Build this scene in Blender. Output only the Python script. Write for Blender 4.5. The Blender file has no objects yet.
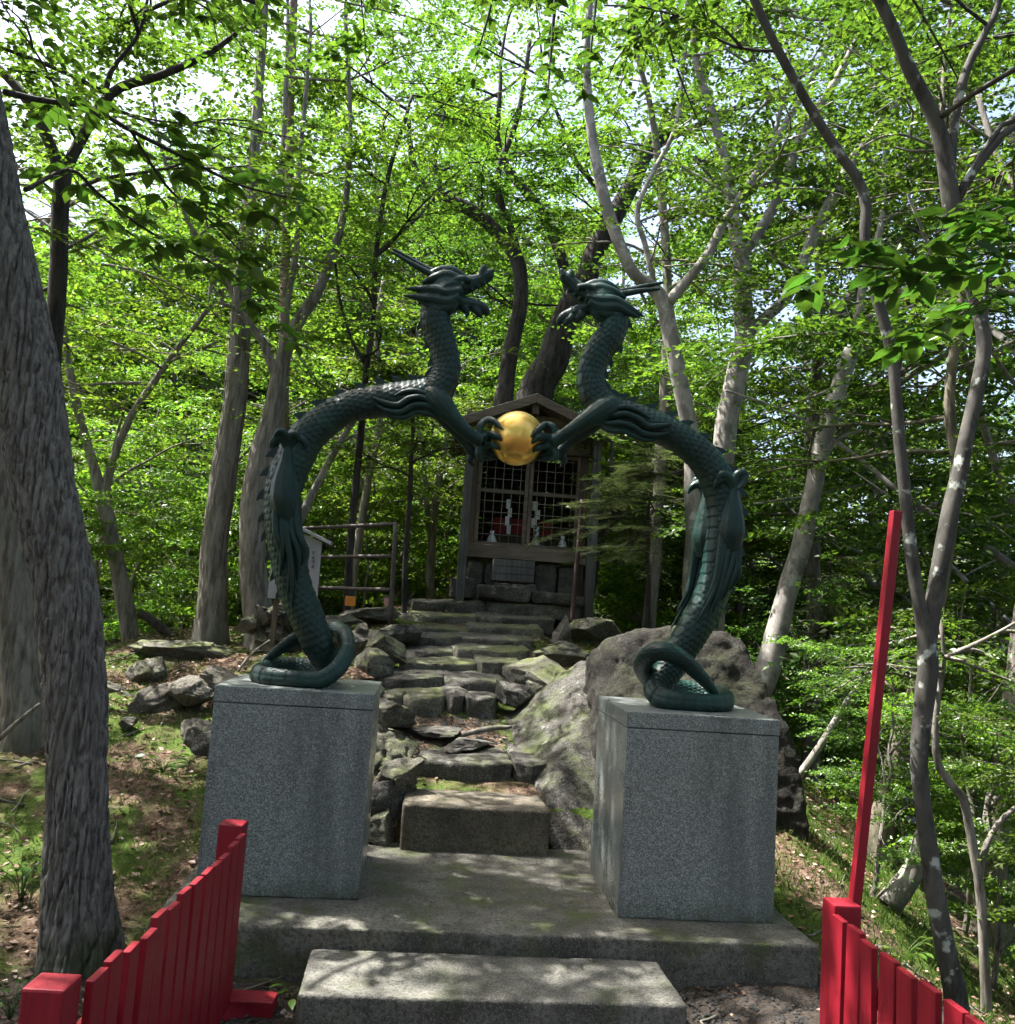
import bpy, bmesh, math, random
import numpy as np
from mathutils import Vector, Matrix

random.seed(7)
RNG = np.random.default_rng(11)
R = math.radians
sc = bpy.context.scene
COL = sc.collection

# ------------------------------------------------------------------ camera
FPX = 903.82
CR = np.array([0.99360089, -0.09167864, 0.065972])
CU = np.array([-0.07527281, -0.10200163, 0.99193229])
CF = np.array([0.08420976, 0.9905507, 0.10824982])
CC = np.array([-0.09897355, -3.50744038, 1.3161562])
cam_d = bpy.data.cameras.new('camera')
cam = bpy.data.objects.new('camera', cam_d)
COL.objects.link(cam)
cam_d.sensor_fit = 'HORIZONTAL'
cam_d.sensor_width = 36.0
cam_d.lens = FPX / 1015 * 36
cam_d.clip_start = 0.05
cam_d.clip_end = 2000
M4 = Matrix([[CR[i], CU[i], -CF[i], CC[i]] for i in range(3)] + [[0, 0, 0, 1]])
cam.matrix_world = M4
sc.camera = cam

# ------------------------------------------------------------------ sky, sun, exposure
SUN = Vector((-0.43, 0.16, 0.88)).normalized()          # direction towards the sun
elev = math.asin(SUN.z)
world = bpy.data.worlds.new('World')
sc.world = world
world.use_nodes = True
wn = world.node_tree
bg = wn.nodes['Background']
sky = wn.nodes.new('ShaderNodeTexSky')
sky.sky_type = 'NISHITA'
sky.sun_disc = False
sky.sun_elevation = elev
sky.sun_rotation = math.atan2(SUN.x, SUN.y)
sky.air_density = 0.8
sky.dust_density = 5.0
sky.ozone_density = 0.6
wn.links.new(sky.outputs[0], bg.inputs[0])
bg.inputs[1].default_value = 0.125
sun_d = bpy.data.lights.new('sun', 'SUN')
sun_d.energy = 5.0
sun_d.angle = R(0.53)
sun_d.color = (1.0, 0.97, 0.91)
sun = bpy.data.objects.new('sun', sun_d)
COL.objects.link(sun)
sun.rotation_euler = (-SUN).to_track_quat('-Z', 'Y').to_euler()
sun.location = (-8, 6, 20)
vs = sc.view_settings
vs.view_transform = 'Standard'
vs.look = 'None'
vs.gamma = 1.0
vs.use_curve_mapping = False
vs.exposure = 2.1
cy = sc.cycles
cy.max_bounces = 10
cy.diffuse_bounces = 7
cy.glossy_bounces = 3
cy.transmission_bounces = 7
cy.transparent_max_bounces = 4
cy.caustics_reflective = False
cy.caustics_refractive = False
cy.sample_clamp_indirect = 6.0
cy.use_adaptive_sampling = True
cy.adaptive_threshold = 0.03
cy.use_denoising = True

# ------------------------------------------------------------------ helpers
def ray(px, py):
    return CF + (px - 507.5) / FPX * CR - (py - 512) / FPX * CU
def at(px, py, Y):
    d = ray(px, py)
    return CC + d * ((Y - CC[1]) / d[1])
def atz(px, py, Z):
    d = ray(px, py)
    return CC + d * ((Z - CC[2]) / d[2])
def mpp(P):
    return float((np.asarray(P) - CC) @ CF) / FPX

def hash3(i, seed):
    i = i.astype(np.int64)
    h = (i[..., 0] * 374761393 + i[..., 1] * 668265263 + i[..., 2] * 1440662683 + seed * 974634667) & 0xffffffff
    h = ((h ^ (h >> 13)) * 1274126177) & 0xffffffff
    h = ((h ^ (h >> 16)) * 2246822519) & 0xffffffff
    h = h ^ (h >> 15)
    return (h & 0xffffff) / float(0xffffff)
def vnoise(P, seed=0):
    P = np.asarray(P, float)
    i = np.floor(P); f = P - i; u = f * f * (3 - 2 * f)
    r = 0
    for dx in (0, 1):
        for dy in (0, 1):
            for dz in (0, 1):
                w = (u[..., 0] if dx else 1 - u[..., 0]) * (u[..., 1] if dy else 1 - u[..., 1]) * (u[..., 2] if dz else 1 - u[..., 2])
                r = r + w * hash3(i + np.array([dx, dy, dz]), seed)
    return r * 2 - 1
def fbm(P, o=4, seed=0):
    P = np.asarray(P, float); a = 1; r = 0; n = 0
    for k in range(o):
        r = r + a * vnoise(P * (2 ** k), seed + k); n += a; a *= .5
    return r / n
def nrm(v):
    v = np.asarray(v, float)
    return v / (np.linalg.norm(v, axis=-1, keepdims=True) + 1e-12)

def link(o, parent=None):
    COL.objects.link(o)
    if parent is not None:
        o.parent = parent
    return o
def mesh_np(name, V, F, mat=None, smooth=True):
    """V (n,3); F list of int arrays each (m,k)"""
    if isinstance(F, np.ndarray):
        F = [F]
    F = [f for f in F if len(f)]
    me = bpy.data.meshes.new(name)
    V = np.ascontiguousarray(V, np.float32)
    me.vertices.add(len(V)); me.vertices.foreach_set('co', V.ravel())
    nl = sum(f.size for f in F); nf = sum(len(f) for f in F)
    me.loops.add(nl); me.polygons.add(nf)
    me.loops.foreach_set('vertex_index', np.concatenate([f.ravel() for f in F]).astype(np.int32))
    tot = np.concatenate([np.full(len(f), f.shape[1], np.int32) for f in F])
    st = np.concatenate([[0], np.cumsum(tot)[:-1]]).astype(np.int32)
    me.polygons.foreach_set('loop_start', st)
    me.polygons.foreach_set('loop_total', tot)
    me.polygons.foreach_set('use_smooth', np.full(nf, smooth, bool))
    me.update(calc_edges=True)
    me.validate()
    if mat:
        me.materials.append(mat)
    return me
def obj(name, me, parent=None):
    return link(bpy.data.objects.new(name, me), parent)
def empty(name, loc):
    o = bpy.data.objects.new(name, None)
    o.location = tuple(map(float, loc)); o.empty_display_size = .1
    return link(o)
def tag(o, label=None, cat=None, group=None, kind=None):
    if label: o['label'] = label
    if cat: o['category'] = cat
    if group: o['group'] = group
    if kind: o['kind'] = kind
    return o

class Acc:
    """collects vertices and faces of ONE mesh"""
    def __init__(s): s.V = []; s.F = {}; s.n = 0
    def add(s, V, F):
        V = np.asarray(V, float).reshape(-1, 3)
        for f in (F if isinstance(F, (list, tuple)) else [F]):
            f = np.asarray(f)
            if len(f): s.F.setdefault(f.shape[1], []).append(f + s.n)
        s.V.append(V); s.n += len(V)
    def mesh(s, name, mat, off=(0, 0, 0), smooth=True):
        V = np.concatenate(s.V) - np.asarray(off, float)
        return mesh_np(name, V, [np.concatenate(v) for v in s.F.values()], mat, smooth)

BOXF = np.array([[0, 3, 2, 1], [4, 5, 6, 7], [0, 1, 5, 4], [1, 2, 6, 5], [2, 3, 7, 6], [3, 0, 4, 7]])
def box_v(lo, hi):
    x0, y0, z0 = lo; x1, y1, z1 = hi
    return np.array([[x0, y0, z0], [x1, y0, z0], [x1, y1, z0], [x0, y1, z0], [x0, y0, z1], [x1, y0, z1], [x1, y1, z1], [x0, y1, z1]], float)
def bevel_mesh(name, V, F, mat, w=.004, seg=2, smooth=False):
    bm = bmesh.new()
    vs_ = [bm.verts.new(v) for v in V]
    for f in F:
        bm.faces.new([vs_[i] for i in f])
    bmesh.ops.recalc_face_normals(bm, faces=bm.faces)
    if w > 0:
        bmesh.ops.bevel(bm, geom=list(bm.edges), offset=w, segments=seg, affect='EDGES', profile=.6)
    me = bpy.data.meshes.new(name); bm.to_mesh(me); bm.free()
    if mat: me.materials.append(mat)
    if smooth: me.polygons.foreach_set('use_smooth', np.ones(len(me.polygons), bool))
    return me
def box(name, lo, hi, mat, parent=None, w=.004, off=(0, 0, 0), seg=2):
    return obj(name, bevel_mesh(name, box_v(lo, hi) - np.asarray(off, float), BOXF, mat, w, seg), parent)
def beam_v(a, b, wx, wy, up=(0, 0, 1)):
    a = np.asarray(a, float); b = np.asarray(b, float); t = nrm(b - a)
    s = nrm(np.cross(t, up)) if abs(np.dot(t, up)) < .98 else nrm(np.cross(t, (0, 1, 0)))
    n = np.cross(s, t)
    q = [(-1, -1), (1, -1), (1, 1), (-1, 1)]
    return np.array([a + s * i * wx / 2 + n * j * wy / 2 for i, j in q] + [b + s * i * wx / 2 + n * j * wy / 2 for i, j in q])

def catmull(P, n):
    """P (k,d) -> n samples evenly spread by chord"""
    P = np.asarray(P, float)
    if len(P) == 2:
        return P[0] + (P[1] - P[0]) * np.linspace(0, 1, n)[:, None]
    d = np.linalg.norm(np.diff(P[:, :3], axis=0), axis=1); s = np.concatenate([[0], np.cumsum(d)])
    Q = np.vstack([2 * P[0] - P[1], P, 2 * P[-1] - P[-2]])
    t = np.linspace(0, s[-1], n)
    k = np.clip(np.searchsorted(s, t, 'right') - 1, 0, len(P) - 2)
    u = ((t - s[k]) / np.maximum(d[k], 1e-9))[:, None]
    p0, p1, p2, p3 = Q[k], Q[k + 1], Q[k + 2], Q[k + 3]
    return .5 * (2 * p1 + (p2 - p0) * u + (2 * p0 - 5 * p1 + 4 * p2 - p3) * u ** 2 + (3 * p1 - p0 - 3 * p2 + p3) * u ** 3)
def frames(P, ref=(0, 1, 0)):
    T = nrm(np.gradient(P, axis=0))
    N = np.zeros_like(P)
    r = np.asarray(ref, float)
    n = r - T[0] * (r @ T[0])
    if np.linalg.norm(n) < .1:
        n = np.array([1., 0, 0]) - T[0] * T[0][0]
    N[0] = nrm(n)
    for i in range(1, len(P)):
        n = N[i - 1] - T[i] * (N[i - 1] @ T[i])
        N[i] = nrm(n)
    return T, N, np.cross(T, N)
def tube(P, rad, seg=8, ref=(0, 1, 0), flat=1.0, disp=None, caps=True):
    """sweep; returns V, [quads, tris]. flat scales along the binormal"""
    P = np.asarray(P, float); n = len(P); rad = np.broadcast_to(np.asarray(rad, float), (n,))
    T, N, B = frames(P, ref)
    a = np.arange(seg) * 2 * math.pi / seg
    r = np.broadcast_to(rad[:, None], (n, seg)).copy()
    if disp is not None:
        r = r + disp
    V = P[:, None] + N[:, None] * (np.cos(a) * r)[..., None] + B[:, None] * (np.sin(a) * r * flat)[..., None]
    i = np.arange(n - 1)[:, None] * seg; j = np.arange(seg)[None]; k = (j + 1) % seg
    Q = np.stack([i + j, i + k, i + seg + k, i + seg + j], -1).reshape(-1, 4)
    V = V.reshape(-1, 3)
    if caps:
        V = np.vstack([V, P[0], P[-1]])
        c0, c1 = n * seg, n * seg + 1
        jj = np.arange(seg); kk = (jj + 1) % seg
        Tn = np.concatenate([np.stack([np.full(seg, c0), kk, jj], -1), np.stack([np.full(seg, c1), (n - 1) * seg + jj, (n - 1) * seg + kk], -1)])
        return V, [Q, Tn]
    return V, [Q]
def remesh(name, acc, voxel, mat, off=(0, 0, 0), smooth=4):
    me = acc.mesh(name + '_raw', None, off)
    o = bpy.data.objects.new(name, me); COL.objects.link(o)
    m = o.modifiers.new('r', 'REMESH'); m.mode = 'VOXEL'; m.voxel_size = voxel
    if smooth:
        s = o.modifiers.new('s', 'SMOOTH'); s.factor = .5; s.iterations = smooth
    dg = bpy.context.evaluated_depsgraph_get()
    out = bpy.data.meshes.new_from_object(o.evaluated_get(dg))
    bpy.data.objects.remove(o); bpy.data.meshes.remove(me)
    out.materials.clear(); out.materials.append(mat)
    out.polygons.foreach_set('use_smooth', np.ones(len(out.polygons), bool))
    out.name = name
    return out
def verts_of(me):
    a = np.empty(len(me.vertices) * 3, np.float32); me.vertices.foreach_get('co', a)
    return a.reshape(-1, 3).astype(float)
def set_verts(me, V):
    me.vertices.foreach_set('co', np.ascontiguousarray(V, np.float32).ravel()); me.update()

# ------------------------------------------------------------------ materials
def new_mat(name):
    m = bpy.data.materials.new(name); m.use_nodes = True
    nt = m.node_tree; nt.nodes.clear()
    out = nt.nodes.new('ShaderNodeOutputMaterial')
    return m, nt, out
def N_(nt, t, **k):
    n = nt.nodes.new(t)
    for a, b in k.items():
        if a in n.inputs: n.inputs[a].default_value = b
        else: setattr(n, a, b)
    return n
def ramp(nt, src, stops):
    r = nt.nodes.new('ShaderNodeValToRGB')
    el = r.color_ramp.elements
    while len(el) < len(stops): el.new(.5)
    for e, (p, c) in zip(el, stops):
        e.position = p; e.color = (*c, 1) if len(c) == 3 else c
    nt.links.new(src, r.inputs[0])
    return r.outputs[0]
def coords(nt, scale=(1, 1, 1), kind='Object'):
    tc = nt.nodes.new('ShaderNodeTexCoord'); mp = nt.nodes.new('ShaderNodeMapping')
    mp.inputs['Scale'].default_value = scale
    nt.links.new(tc.outputs[kind], mp.inputs[0])
    return mp.outputs[0]
def noise(nt, vec, scale, detail=4, rough=.55, dist=0):
    n = N_(nt, 'ShaderNodeTexNoise')
    n.inputs['Scale'].default_value = scale; n.inputs['Detail'].default_value = detail
    n.inputs['Roughness'].default_value = rough; n.inputs['Distortion'].default_value = dist
    nt.links.new(vec, n.inputs['Vector'])
    return n.outputs[0]
def mixc(nt, fac, a, b, mode='MIX'):
    m = nt.nodes.new('ShaderNodeMix'); m.data_type = 'RGBA'; m.blend_type = mode
    for s, v in ((0, fac), (6, a), (7, b)):
        if hasattr(v, 'is_linked'): nt.links.new(v, m.inputs[s])
        else: m.inputs[s].default_value = v if s == 0 else (*v, 1)
    return m.outputs[2]
def bump(nt, h, strength=.5, dist=.01):
    b = nt.nodes.new('ShaderNodeBump')
    b.inputs['Strength'].default_value = strength; b.inputs['Distance'].default_value = dist
    nt.links.new(h, b.inputs['Height'])
    return b.outputs[0]
def finish(nt, out, col, rough=.7, normal=None, metallic=0, spec=.5, coat=0):
    p = nt.nodes.new('ShaderNodeBsdfPrincipled')
    for nme, v in (('Base Color', col), ('Roughness', rough), ('Metallic', metallic), ('Specular IOR Level', spec), ('Coat Weight', coat)):
        if hasattr(v, 'is_linked'): nt.links.new(v, p.inputs[nme])
        else: p.inputs[nme].default_value = (*v, 1) if nme == 'Base Color' else v
    if normal is not None: nt.links.new(normal, p.inputs['Normal'])
    nt.links.new(p.outputs[0], out.inputs[0])
    return p
def up_mask(nt, lo, hi):
    g = nt.nodes.new('ShaderNodeNewGeometry'); s = nt.nodes.new('ShaderNodeSeparateXYZ')
    nt.links.new(g.outputs['Normal'], s.inputs[0])
    return ramp(nt, s.outputs[2], [(lo, (0, 0, 0)), (hi, (1, 1, 1))])
def mul(nt, a, b):
    m = nt.nodes.new('ShaderNodeMath'); m.operation = 'MULTIPLY'
    for i, v in enumerate((a, b)):
        if hasattr(v, 'is_linked'): nt.links.new(v, m.inputs[i])
        else: m.inputs[i].default_value = v
    return m.outputs[0]

def mat_bark(name, dark, light, moss=.0, sx=18, sz=3.2, bstr=.8, lichen=0, patch=None):
    m, nt, out = new_mat(name)
    v = coords(nt, (sx, sx, sz)); v1 = coords(nt, (1, 1, 1))
    a = noise(nt, v, 1.0, 6, .65, .3)
    c = ramp(nt, a, [(.38, dark), (.58, light)])
    b = noise(nt, v1, 2.2, 4)
    c = mixc(nt, ramp(nt, b, [(.35, (0, 0, 0)), (.7, (.55, .55, .55))]), c, tuple(x * .55 for x in light))
    if patch:
        pz = noise(nt, coords(nt, (1, 1, .6)), 7, 3)
        c = mixc(nt, ramp(nt, pz, [(.53, (0, 0, 0)), (.58, (.75, .75, .75))]), c, patch)
    if lichen:
        l = noise(nt, v1, 9, 5)
        c = mixc(nt, ramp(nt, l, [(.6, (0, 0, 0)), (.66, (lichen,) * 3)]), c, (.42, .45, .4))
    if moss:
        s = N_(nt, 'ShaderNodeSeparateXYZ'); nt.links.new(coords(nt), s.inputs[0])
        zz = ramp(nt, s.outputs[2], [(0.0, (1, 1, 1)), (.55, (0, 0, 0))])
        mm = mul(nt, ramp(nt, noise(nt, v1, 4, 5), [(.42, (0, 0, 0)), (.6, (moss,) * 3)]), zz)
        c = mixc(nt, mm, c, (.032, .045, .012))
    finish(nt, out, c, .85, bump(nt, a, bstr, .012), spec=.25)
    return m
def mat_leaf(name, stops, trans=.5, gloss=.025, tboost=(1.25, 1.22, .62)):
    m, nt, out = new_mat(name)
    g = nt.nodes.new('ShaderNodeNewGeometry')
    oi = nt.nodes.new('ShaderNodeObjectInfo')
    c = ramp(nt, g.outputs['Random Per Island'], stops)
    hs = nt.nodes.new('ShaderNodeHueSaturation')
    r1 = nt.nodes.new('ShaderNodeMapRange')
    r1.inputs[3].default_value = .482; r1.inputs[4].default_value = .512
    nt.links.new(oi.outputs['Random'], r1.inputs[0]); nt.links.new(r1.outputs[0], hs.inputs['Hue'])
    r2 = nt.nodes.new('ShaderNodeMapRange')
    r2.inputs[3].default_value = .8; r2.inputs[4].default_value = 1.2
    nt.links.new(oi.outputs['Random'], r2.inputs[0]); nt.links.new(r2.outputs[0], hs.inputs['Value'])
    nt.links.new(c, hs.inputs['Color'])
    c = hs.outputs[0]
    d = nt.nodes.new('ShaderNodeBsdfDiffuse'); t = nt.nodes.new('ShaderNodeBsdfTranslucent')
    gl = nt.nodes.new('ShaderNodeBsdfGlossy'); gl.inputs['Roughness'].default_value = .38
    gl.inputs['Color'].default_value = (1, 1, 1, 1)
    nt.links.new(c, d.inputs[0])
    nt.links.new(mixc(nt, 1.0, c, tboost, 'MULTIPLY'), t.inputs[0])
    mx = nt.nodes.new('ShaderNodeMixShader'); mx.inputs[0].default_value = trans
    nt.links.new(d.outputs[0], mx.inputs[1]); nt.links.new(t.outputs[0], mx.inputs[2])
    m2 = nt.nodes.new('ShaderNodeMixShader'); m2.inputs[0].default_value = gloss
    nt.links.new(mx.outputs[0], m2.inputs[1]); nt.links.new(gl.outputs[0], m2.inputs[2])
    nt.links.new(m2.outputs[0], out.inputs[0])
    return m
def mat_stone(name, a, b, moss=.5, mlo=.45, scale=6, lichen=.3, rough=.85, bstr=.6, mossc=(.06, .085, .012)):
    m, nt, out = new_mat(name)
    v = coords(nt)
    n1 = noise(nt, v, scale, 8, .62); n2 = noise(nt, v, scale * 7, 5, .6)
    c = ramp(nt, n1, [(.3, a), (.68, b)])
    c = mixc(nt, ramp(nt, n2, [(.35, (.5, .5, .5)), (.65, (0, 0, 0))]), c, tuple(x * .45 for x in a))
    n5 = noise(nt, v, scale * 26, 4, .7)
    c = mixc(nt, ramp(nt, n5, [(.40, (.75,) * 3), (.52, (0, 0, 0))]), c, tuple(x * .3 for x in a))
    c = mixc(nt, ramp(nt, n5, [(.56, (0, 0, 0)), (.68, (.6,) * 3)]), c, tuple(min(.6, x * 1.7) for x in b))
    ck = N_(nt, 'ShaderNodeTexVoronoi'); ck.feature = 'DISTANCE_TO_EDGE'; ck.inputs['Scale'].default_value = scale * 1.1
    dv = nt.nodes.new('ShaderNodeVectorMath'); dv.operation = 'ADD'; nz = N_(nt, 'ShaderNodeTexNoise'); nz.inputs['Scale'].default_value = scale * 1.5; nz.inputs['Detail'].default_value = 5
    nt.links.new(v, nz.inputs['Vector']); nt.links.new(v, dv.inputs[0]); nt.links.new(nz.outputs['Color'], dv.inputs[1]); nt.links.new(dv.outputs[0], ck.inputs['Vector'])
    crack = ramp(nt, ck.outputs['Distance'], [(.0, (1, 1, 1)), (.018, (0, 0, 0))])
    c = mixc(nt, mul(nt, crack, .7), c, tuple(x * .25 for x in a))
    if lichen:
        l = noise(nt, v, scale * 2.2, 6, .6)
        c = mixc(nt, ramp(nt, l, [(.6, (0, 0, 0)), (.66, (lichen,) * 3)]), c, (.4, .41, .37))
    if moss:
        mk = mul(nt, ramp(nt, noise(nt, v, 2.6, 6, .6), [(mlo, (0, 0, 0)), (mlo + .16, (1, 1, 1))]), up_mask(nt, .0, 1.0))
        mk = mul(nt, mk, ramp(nt, noise(nt, v, 26, 5, .7), [(.3, (.15,) * 3), (.6, (1, 1, 1))]))
        mk = mul(nt, mk, moss)
        c = mixc(nt, mk, c, mixc(nt, n2, mossc, tuple(x * 1.9 for x in mossc)))
    h = nt.nodes.new('ShaderNodeMath'); h.operation = 'ADD'
    h2 = nt.nodes.new('ShaderNodeMath'); h2.operation = 'ADD'; nt.links.new(mul(nt, n2, .5), h2.inputs[0]); nt.links.new(mul(nt, n5, .32), h2.inputs[1])
    h3 = nt.nodes.new('ShaderNodeMath'); h3.operation = 'SUBTRACT'; nt.links.new(h2.outputs[0], h3.inputs[0]); nt.links.new(mul(nt, crack, .35), h3.inputs[1])
    nt.links.new(n1, h.inputs[0]); nt.links.new(h3.outputs[0], h.inputs[1])
    finish(nt, out, c, rough, bump(nt, h.outputs[0], min(1, bstr * 1.4), .03), spec=.3)
    return m
def mat_granite(name):
    m, nt, out = new_mat(name)
    v = coords(nt)
    n1 = N_(nt, 'ShaderNodeTexVoronoi'); n1.inputs['Scale'].default_value = 210; nt.links.new(v, n1.inputs['Vector'])
    n2 = noise(nt, v, 260, 3, .6)
    sp = N_(nt, 'ShaderNodeSeparateColor'); nt.links.new(n1.outputs['Color'], sp.inputs[0])
    c = ramp(nt, sp.outputs[0], [(0, (.013, .018, .018)), (.3, (.084, .096, .090)), (.65, (.19, .212, .20)), (1, (.41, .435, .42))])
    c = mixc(nt, .45, c, ramp(nt, n2, [(.38, (.013, .018, .018)), (.6, (.31, .335, .32))]))
    st = noise(nt, coords(nt, (5, 5, .5)), 1.4, 4)
    c = mixc(nt, ramp(nt, st, [(.5, (0, 0, 0)), (.66, (.5,) * 3)]), c, (.045, .056, .055))
    sz = N_(nt, 'ShaderNodeSeparateXYZ'); nt.links.new(v, sz.inputs[0])
    dirt = mul(nt, ramp(nt, sz.outputs[2], [(0.0, (1, 1, 1)), (.10, (0, 0, 0))]), ramp(nt, noise(nt, v, 11, 5, .7), [(.35, (0, 0, 0)), (.65, (.9,) * 3)]))
    c = mixc(nt, dirt, c, (.05, .055, .022))
    w = noise(nt, v, 2.5, 4)
    finish(nt, out, c, ramp(nt, w, [(.3, (.2,) * 3), (.7, (.4,) * 3)]), None, spec=.5)
    return m
def mat_concrete(name, base, moss=.5):
    m, nt, out = new_mat(name)
    v = coords(nt)
    n1 = noise(nt, v, 3, 7, .6); n2 = noise(nt, v, 60, 4, .7); n3 = noise(nt, v, 170, 2)
    c = ramp(nt, n1, [(.34, tuple(x * .38 for x in base)), (.5, base), (.66, tuple(x * 1.6 for x in base))])
    n4 = noise(nt, coords(nt, (7, 7, .9)), 1.3, 5, .65)
    c = mixc(nt, ramp(nt, n4, [(.5, (0, 0, 0)), (.66, (.7,) * 3)]), c, tuple(x * .33 for x in base))
    c = mixc(nt, ramp(nt, n2, [(.38, (.85,) * 3), (.54, (0, 0, 0))]), c, tuple(x * .35 for x in base))
    c = mixc(nt, ramp(nt, n3, [(.54, (0, 0, 0)), (.66, (.6,) * 3)]), c, tuple(x * 1.9 for x in base))
    mk = mul(nt, ramp(nt, noise(nt, coords(nt, (1, 1, 1.0)), 4.2, 6, .65), [(.5, (0, 0, 0)), (.66, (1, 1, 1))]), moss)
    c = mixc(nt, mk, c, (.05, .065, .016))
    h = nt.nodes.new('ShaderNodeMath'); h.operation = 'ADD'
    nt.links.new(mul(nt, n1, .6), h.inputs[0]); nt.links.new(mul(nt, n2, .5), h.inputs[1])
    finish(nt, out, c, .82, bump(nt, h.outputs[0], .8, .018), spec=.3)
    return m
def mat_bronze(name):
    m, nt, out = new_mat(name)
    v = coords(nt)
    vor = N_(nt, 'ShaderNodeTexVoronoi'); vor.inputs['Scale'].default_value = 85; nt.links.new(v, vor.inputs['Vector'])
    n1 = noise(nt, v, 5, 6, .6); n2 = noise(nt, v, 45, 4, .6)
    c = ramp(nt, n1, [(.3, (.003, .0135, .0112)), (.55, (.0052, .025, .0205)), (.8, (.018, .07, .056))])
    c = mixc(nt, ramp(nt, n2, [(.5, (0, 0, 0)), (.75, (.3,) * 3)]), c, (.02, .055, .049))
    finish(nt, out, c, ramp(nt, n2, [(.3, (.34,) * 3), (.7, (.55,) * 3)]), bump(nt, vor.outputs['Distance'], .16, .005), metallic=.0, spec=.3)
    return m
def mat_simple(name, col, rough=.5, var=.25, scale=8, metallic=0, spec=.5, bstr=.1, stretch=(1, 1, 1), coat=0, chips=None):
    m, nt, out = new_mat(name)
    v = coords(nt, stretch)
    n = noise(nt, v, scale, 6, .6)
    c = ramp(nt, n, [(.3, tuple(x * (1 - var) for x in col)), (.7, tuple(min(1, x * (1 + var)) for x in col))])
    if chips:
        c = mixc(nt, ramp(nt, noise(nt, v, scale * 3, 5, .7), [(.68, (0, 0, 0)), (.72, (.8,) * 3)]), c, chips)
    finish(nt, out, c, rough, bump(nt, n, bstr, .006), metallic, spec, coat)
    return m
def mat_wood(name, a, b, axis='z', scale=14):
    m, nt, out = new_mat(name)
    st = {'z': (scale, scale, 1), 'x': (1, scale, scale), 'y': (scale, 1, scale)}[axis]
    n = noise(nt, coords(nt, st), 1.6, 7, .65, .6)
    n2 = noise(nt, coords(nt), 3, 4)
    c = ramp(nt, n, [(.28, a), (.7, b)])
    c = mixc(nt, ramp(nt, n2, [(.4, (0, 0, 0)), (.75, (.6,) * 3)]), c, tuple(x * .5 for x in a))
    finish(nt, out, c, .78, bump(nt, n, .5, .005), spec=.3)
    return m

GRANITE = mat_granite('granite')
CONC = mat_concrete('concrete', (.105, .10, .084), .85)
CONC_L = mat_concrete('pale_concrete', (.135, .13, .112), .5)
CONC_D = mat_concrete('aged_concrete', (.13, .112, .085), .4)
BRONZE = mat_bronze('patinated_bronze')
GOLD = mat_simple('gold_leaf', (.86, .53, .13), .3, .10, 6, metallic=.85, bstr=.05)
def mat_red():
    m, nt, out = new_mat('red_paint')
    v = coords(nt)
    gr = noise(nt, coords(nt, (60, 60, 2.2)), 1.0, 5, .6, .4); pt_ = noise(nt, v, 5, 5, .6); ch = noise(nt, coords(nt, (1.6, 1.6, .5)), 34, 4, .7)
    c = ramp(nt, pt_, [(.3, (.15, .002, .009)), (.6, (.22, .003, .013)), (.8, (.26, .006, .017))])
    c = mixc(nt, ramp(nt, gr, [(.3, (.45,) * 3), (.5, (0, 0, 0))]), c, (.10, .002, .006))
    c = mixc(nt, ramp(nt, ch, [(.70, (0, 0, 0)), (.73, (.85,) * 3)]), c, (.17, .07, .05))
    finish(nt, out, c, ramp(nt, pt_, [(.3, (.42,) * 3), (.7, (.65,) * 3)]), bump(nt, gr, .45, .004), spec=.4)
    return m
RED = mat_red()
STONE = mat_stone('step_stone', (.05, .046, .04), (.19, .178, .155), .8, .5, 5, .25)
STONE_M = mat_stone('mossy_stone', (.085, .08, .065), (.24, .225, .185), .95, .40, 5, .3, mossc=(.065, .082, .014))
STONE_L = mat_stone('pale_rock', (.085, .075, .06), (.27, .245, .2), .6, .52, 7, .3)
BOULDER = mat_stone('lichen_boulder', (.042, .039, .034), (.135, .126, .11), .85, .47, 4, .3, bstr=.9)
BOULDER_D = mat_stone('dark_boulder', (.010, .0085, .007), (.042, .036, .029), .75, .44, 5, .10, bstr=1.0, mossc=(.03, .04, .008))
BARK1 = mat_bark('furrowed_bark', (.035, .031, .027), (.2, .187, .168), .8, 60, 9, .9)
BARK2 = mat_bark('grey_bark', (.075, .066, .055), (.25, .225, .195), .4, 20, 3.5, .8)
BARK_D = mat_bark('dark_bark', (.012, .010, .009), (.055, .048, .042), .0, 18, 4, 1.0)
BARK_B = mat_bark('beech_bark', (.17, .155, .14), (.34, .315, .285), .3, 9, 6, .35, lichen=.7, patch=(.13, .125, .11))
BARK_BG = mat_bark('forest_bark', (.05, .043, .036), (.19, .17, .145), .0, 14, 3, .6)
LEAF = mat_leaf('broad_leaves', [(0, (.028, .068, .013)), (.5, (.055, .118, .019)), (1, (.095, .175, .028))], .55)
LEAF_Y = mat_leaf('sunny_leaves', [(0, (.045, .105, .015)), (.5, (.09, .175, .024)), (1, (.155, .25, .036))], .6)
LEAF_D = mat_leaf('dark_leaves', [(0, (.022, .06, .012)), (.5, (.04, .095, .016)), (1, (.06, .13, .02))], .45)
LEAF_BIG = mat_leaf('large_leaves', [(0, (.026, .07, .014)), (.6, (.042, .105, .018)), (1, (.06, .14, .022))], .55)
NEEDLE = mat_leaf('needles', [(0, (.04, .07, .03)), (.5, (.09, .125, .06)), (1, (.19, .22, .12))], .35, .05, (1.2, 1.2, .7))
GRASSM = mat_leaf('grass_blades', [(0, (.035, .08, .012)), (.6, (.07, .135, .02)), (1, (.13, .18, .035))], .45)
LITTER = mat_leaf('dead_leaves', [(0, (.05, .028, .016)), (.4, (.14, .082, .05)), (.8, (.26, .17, .12)), (1, (.42, .33, .26))], .2, .03, (1, .9, .8))
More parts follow.
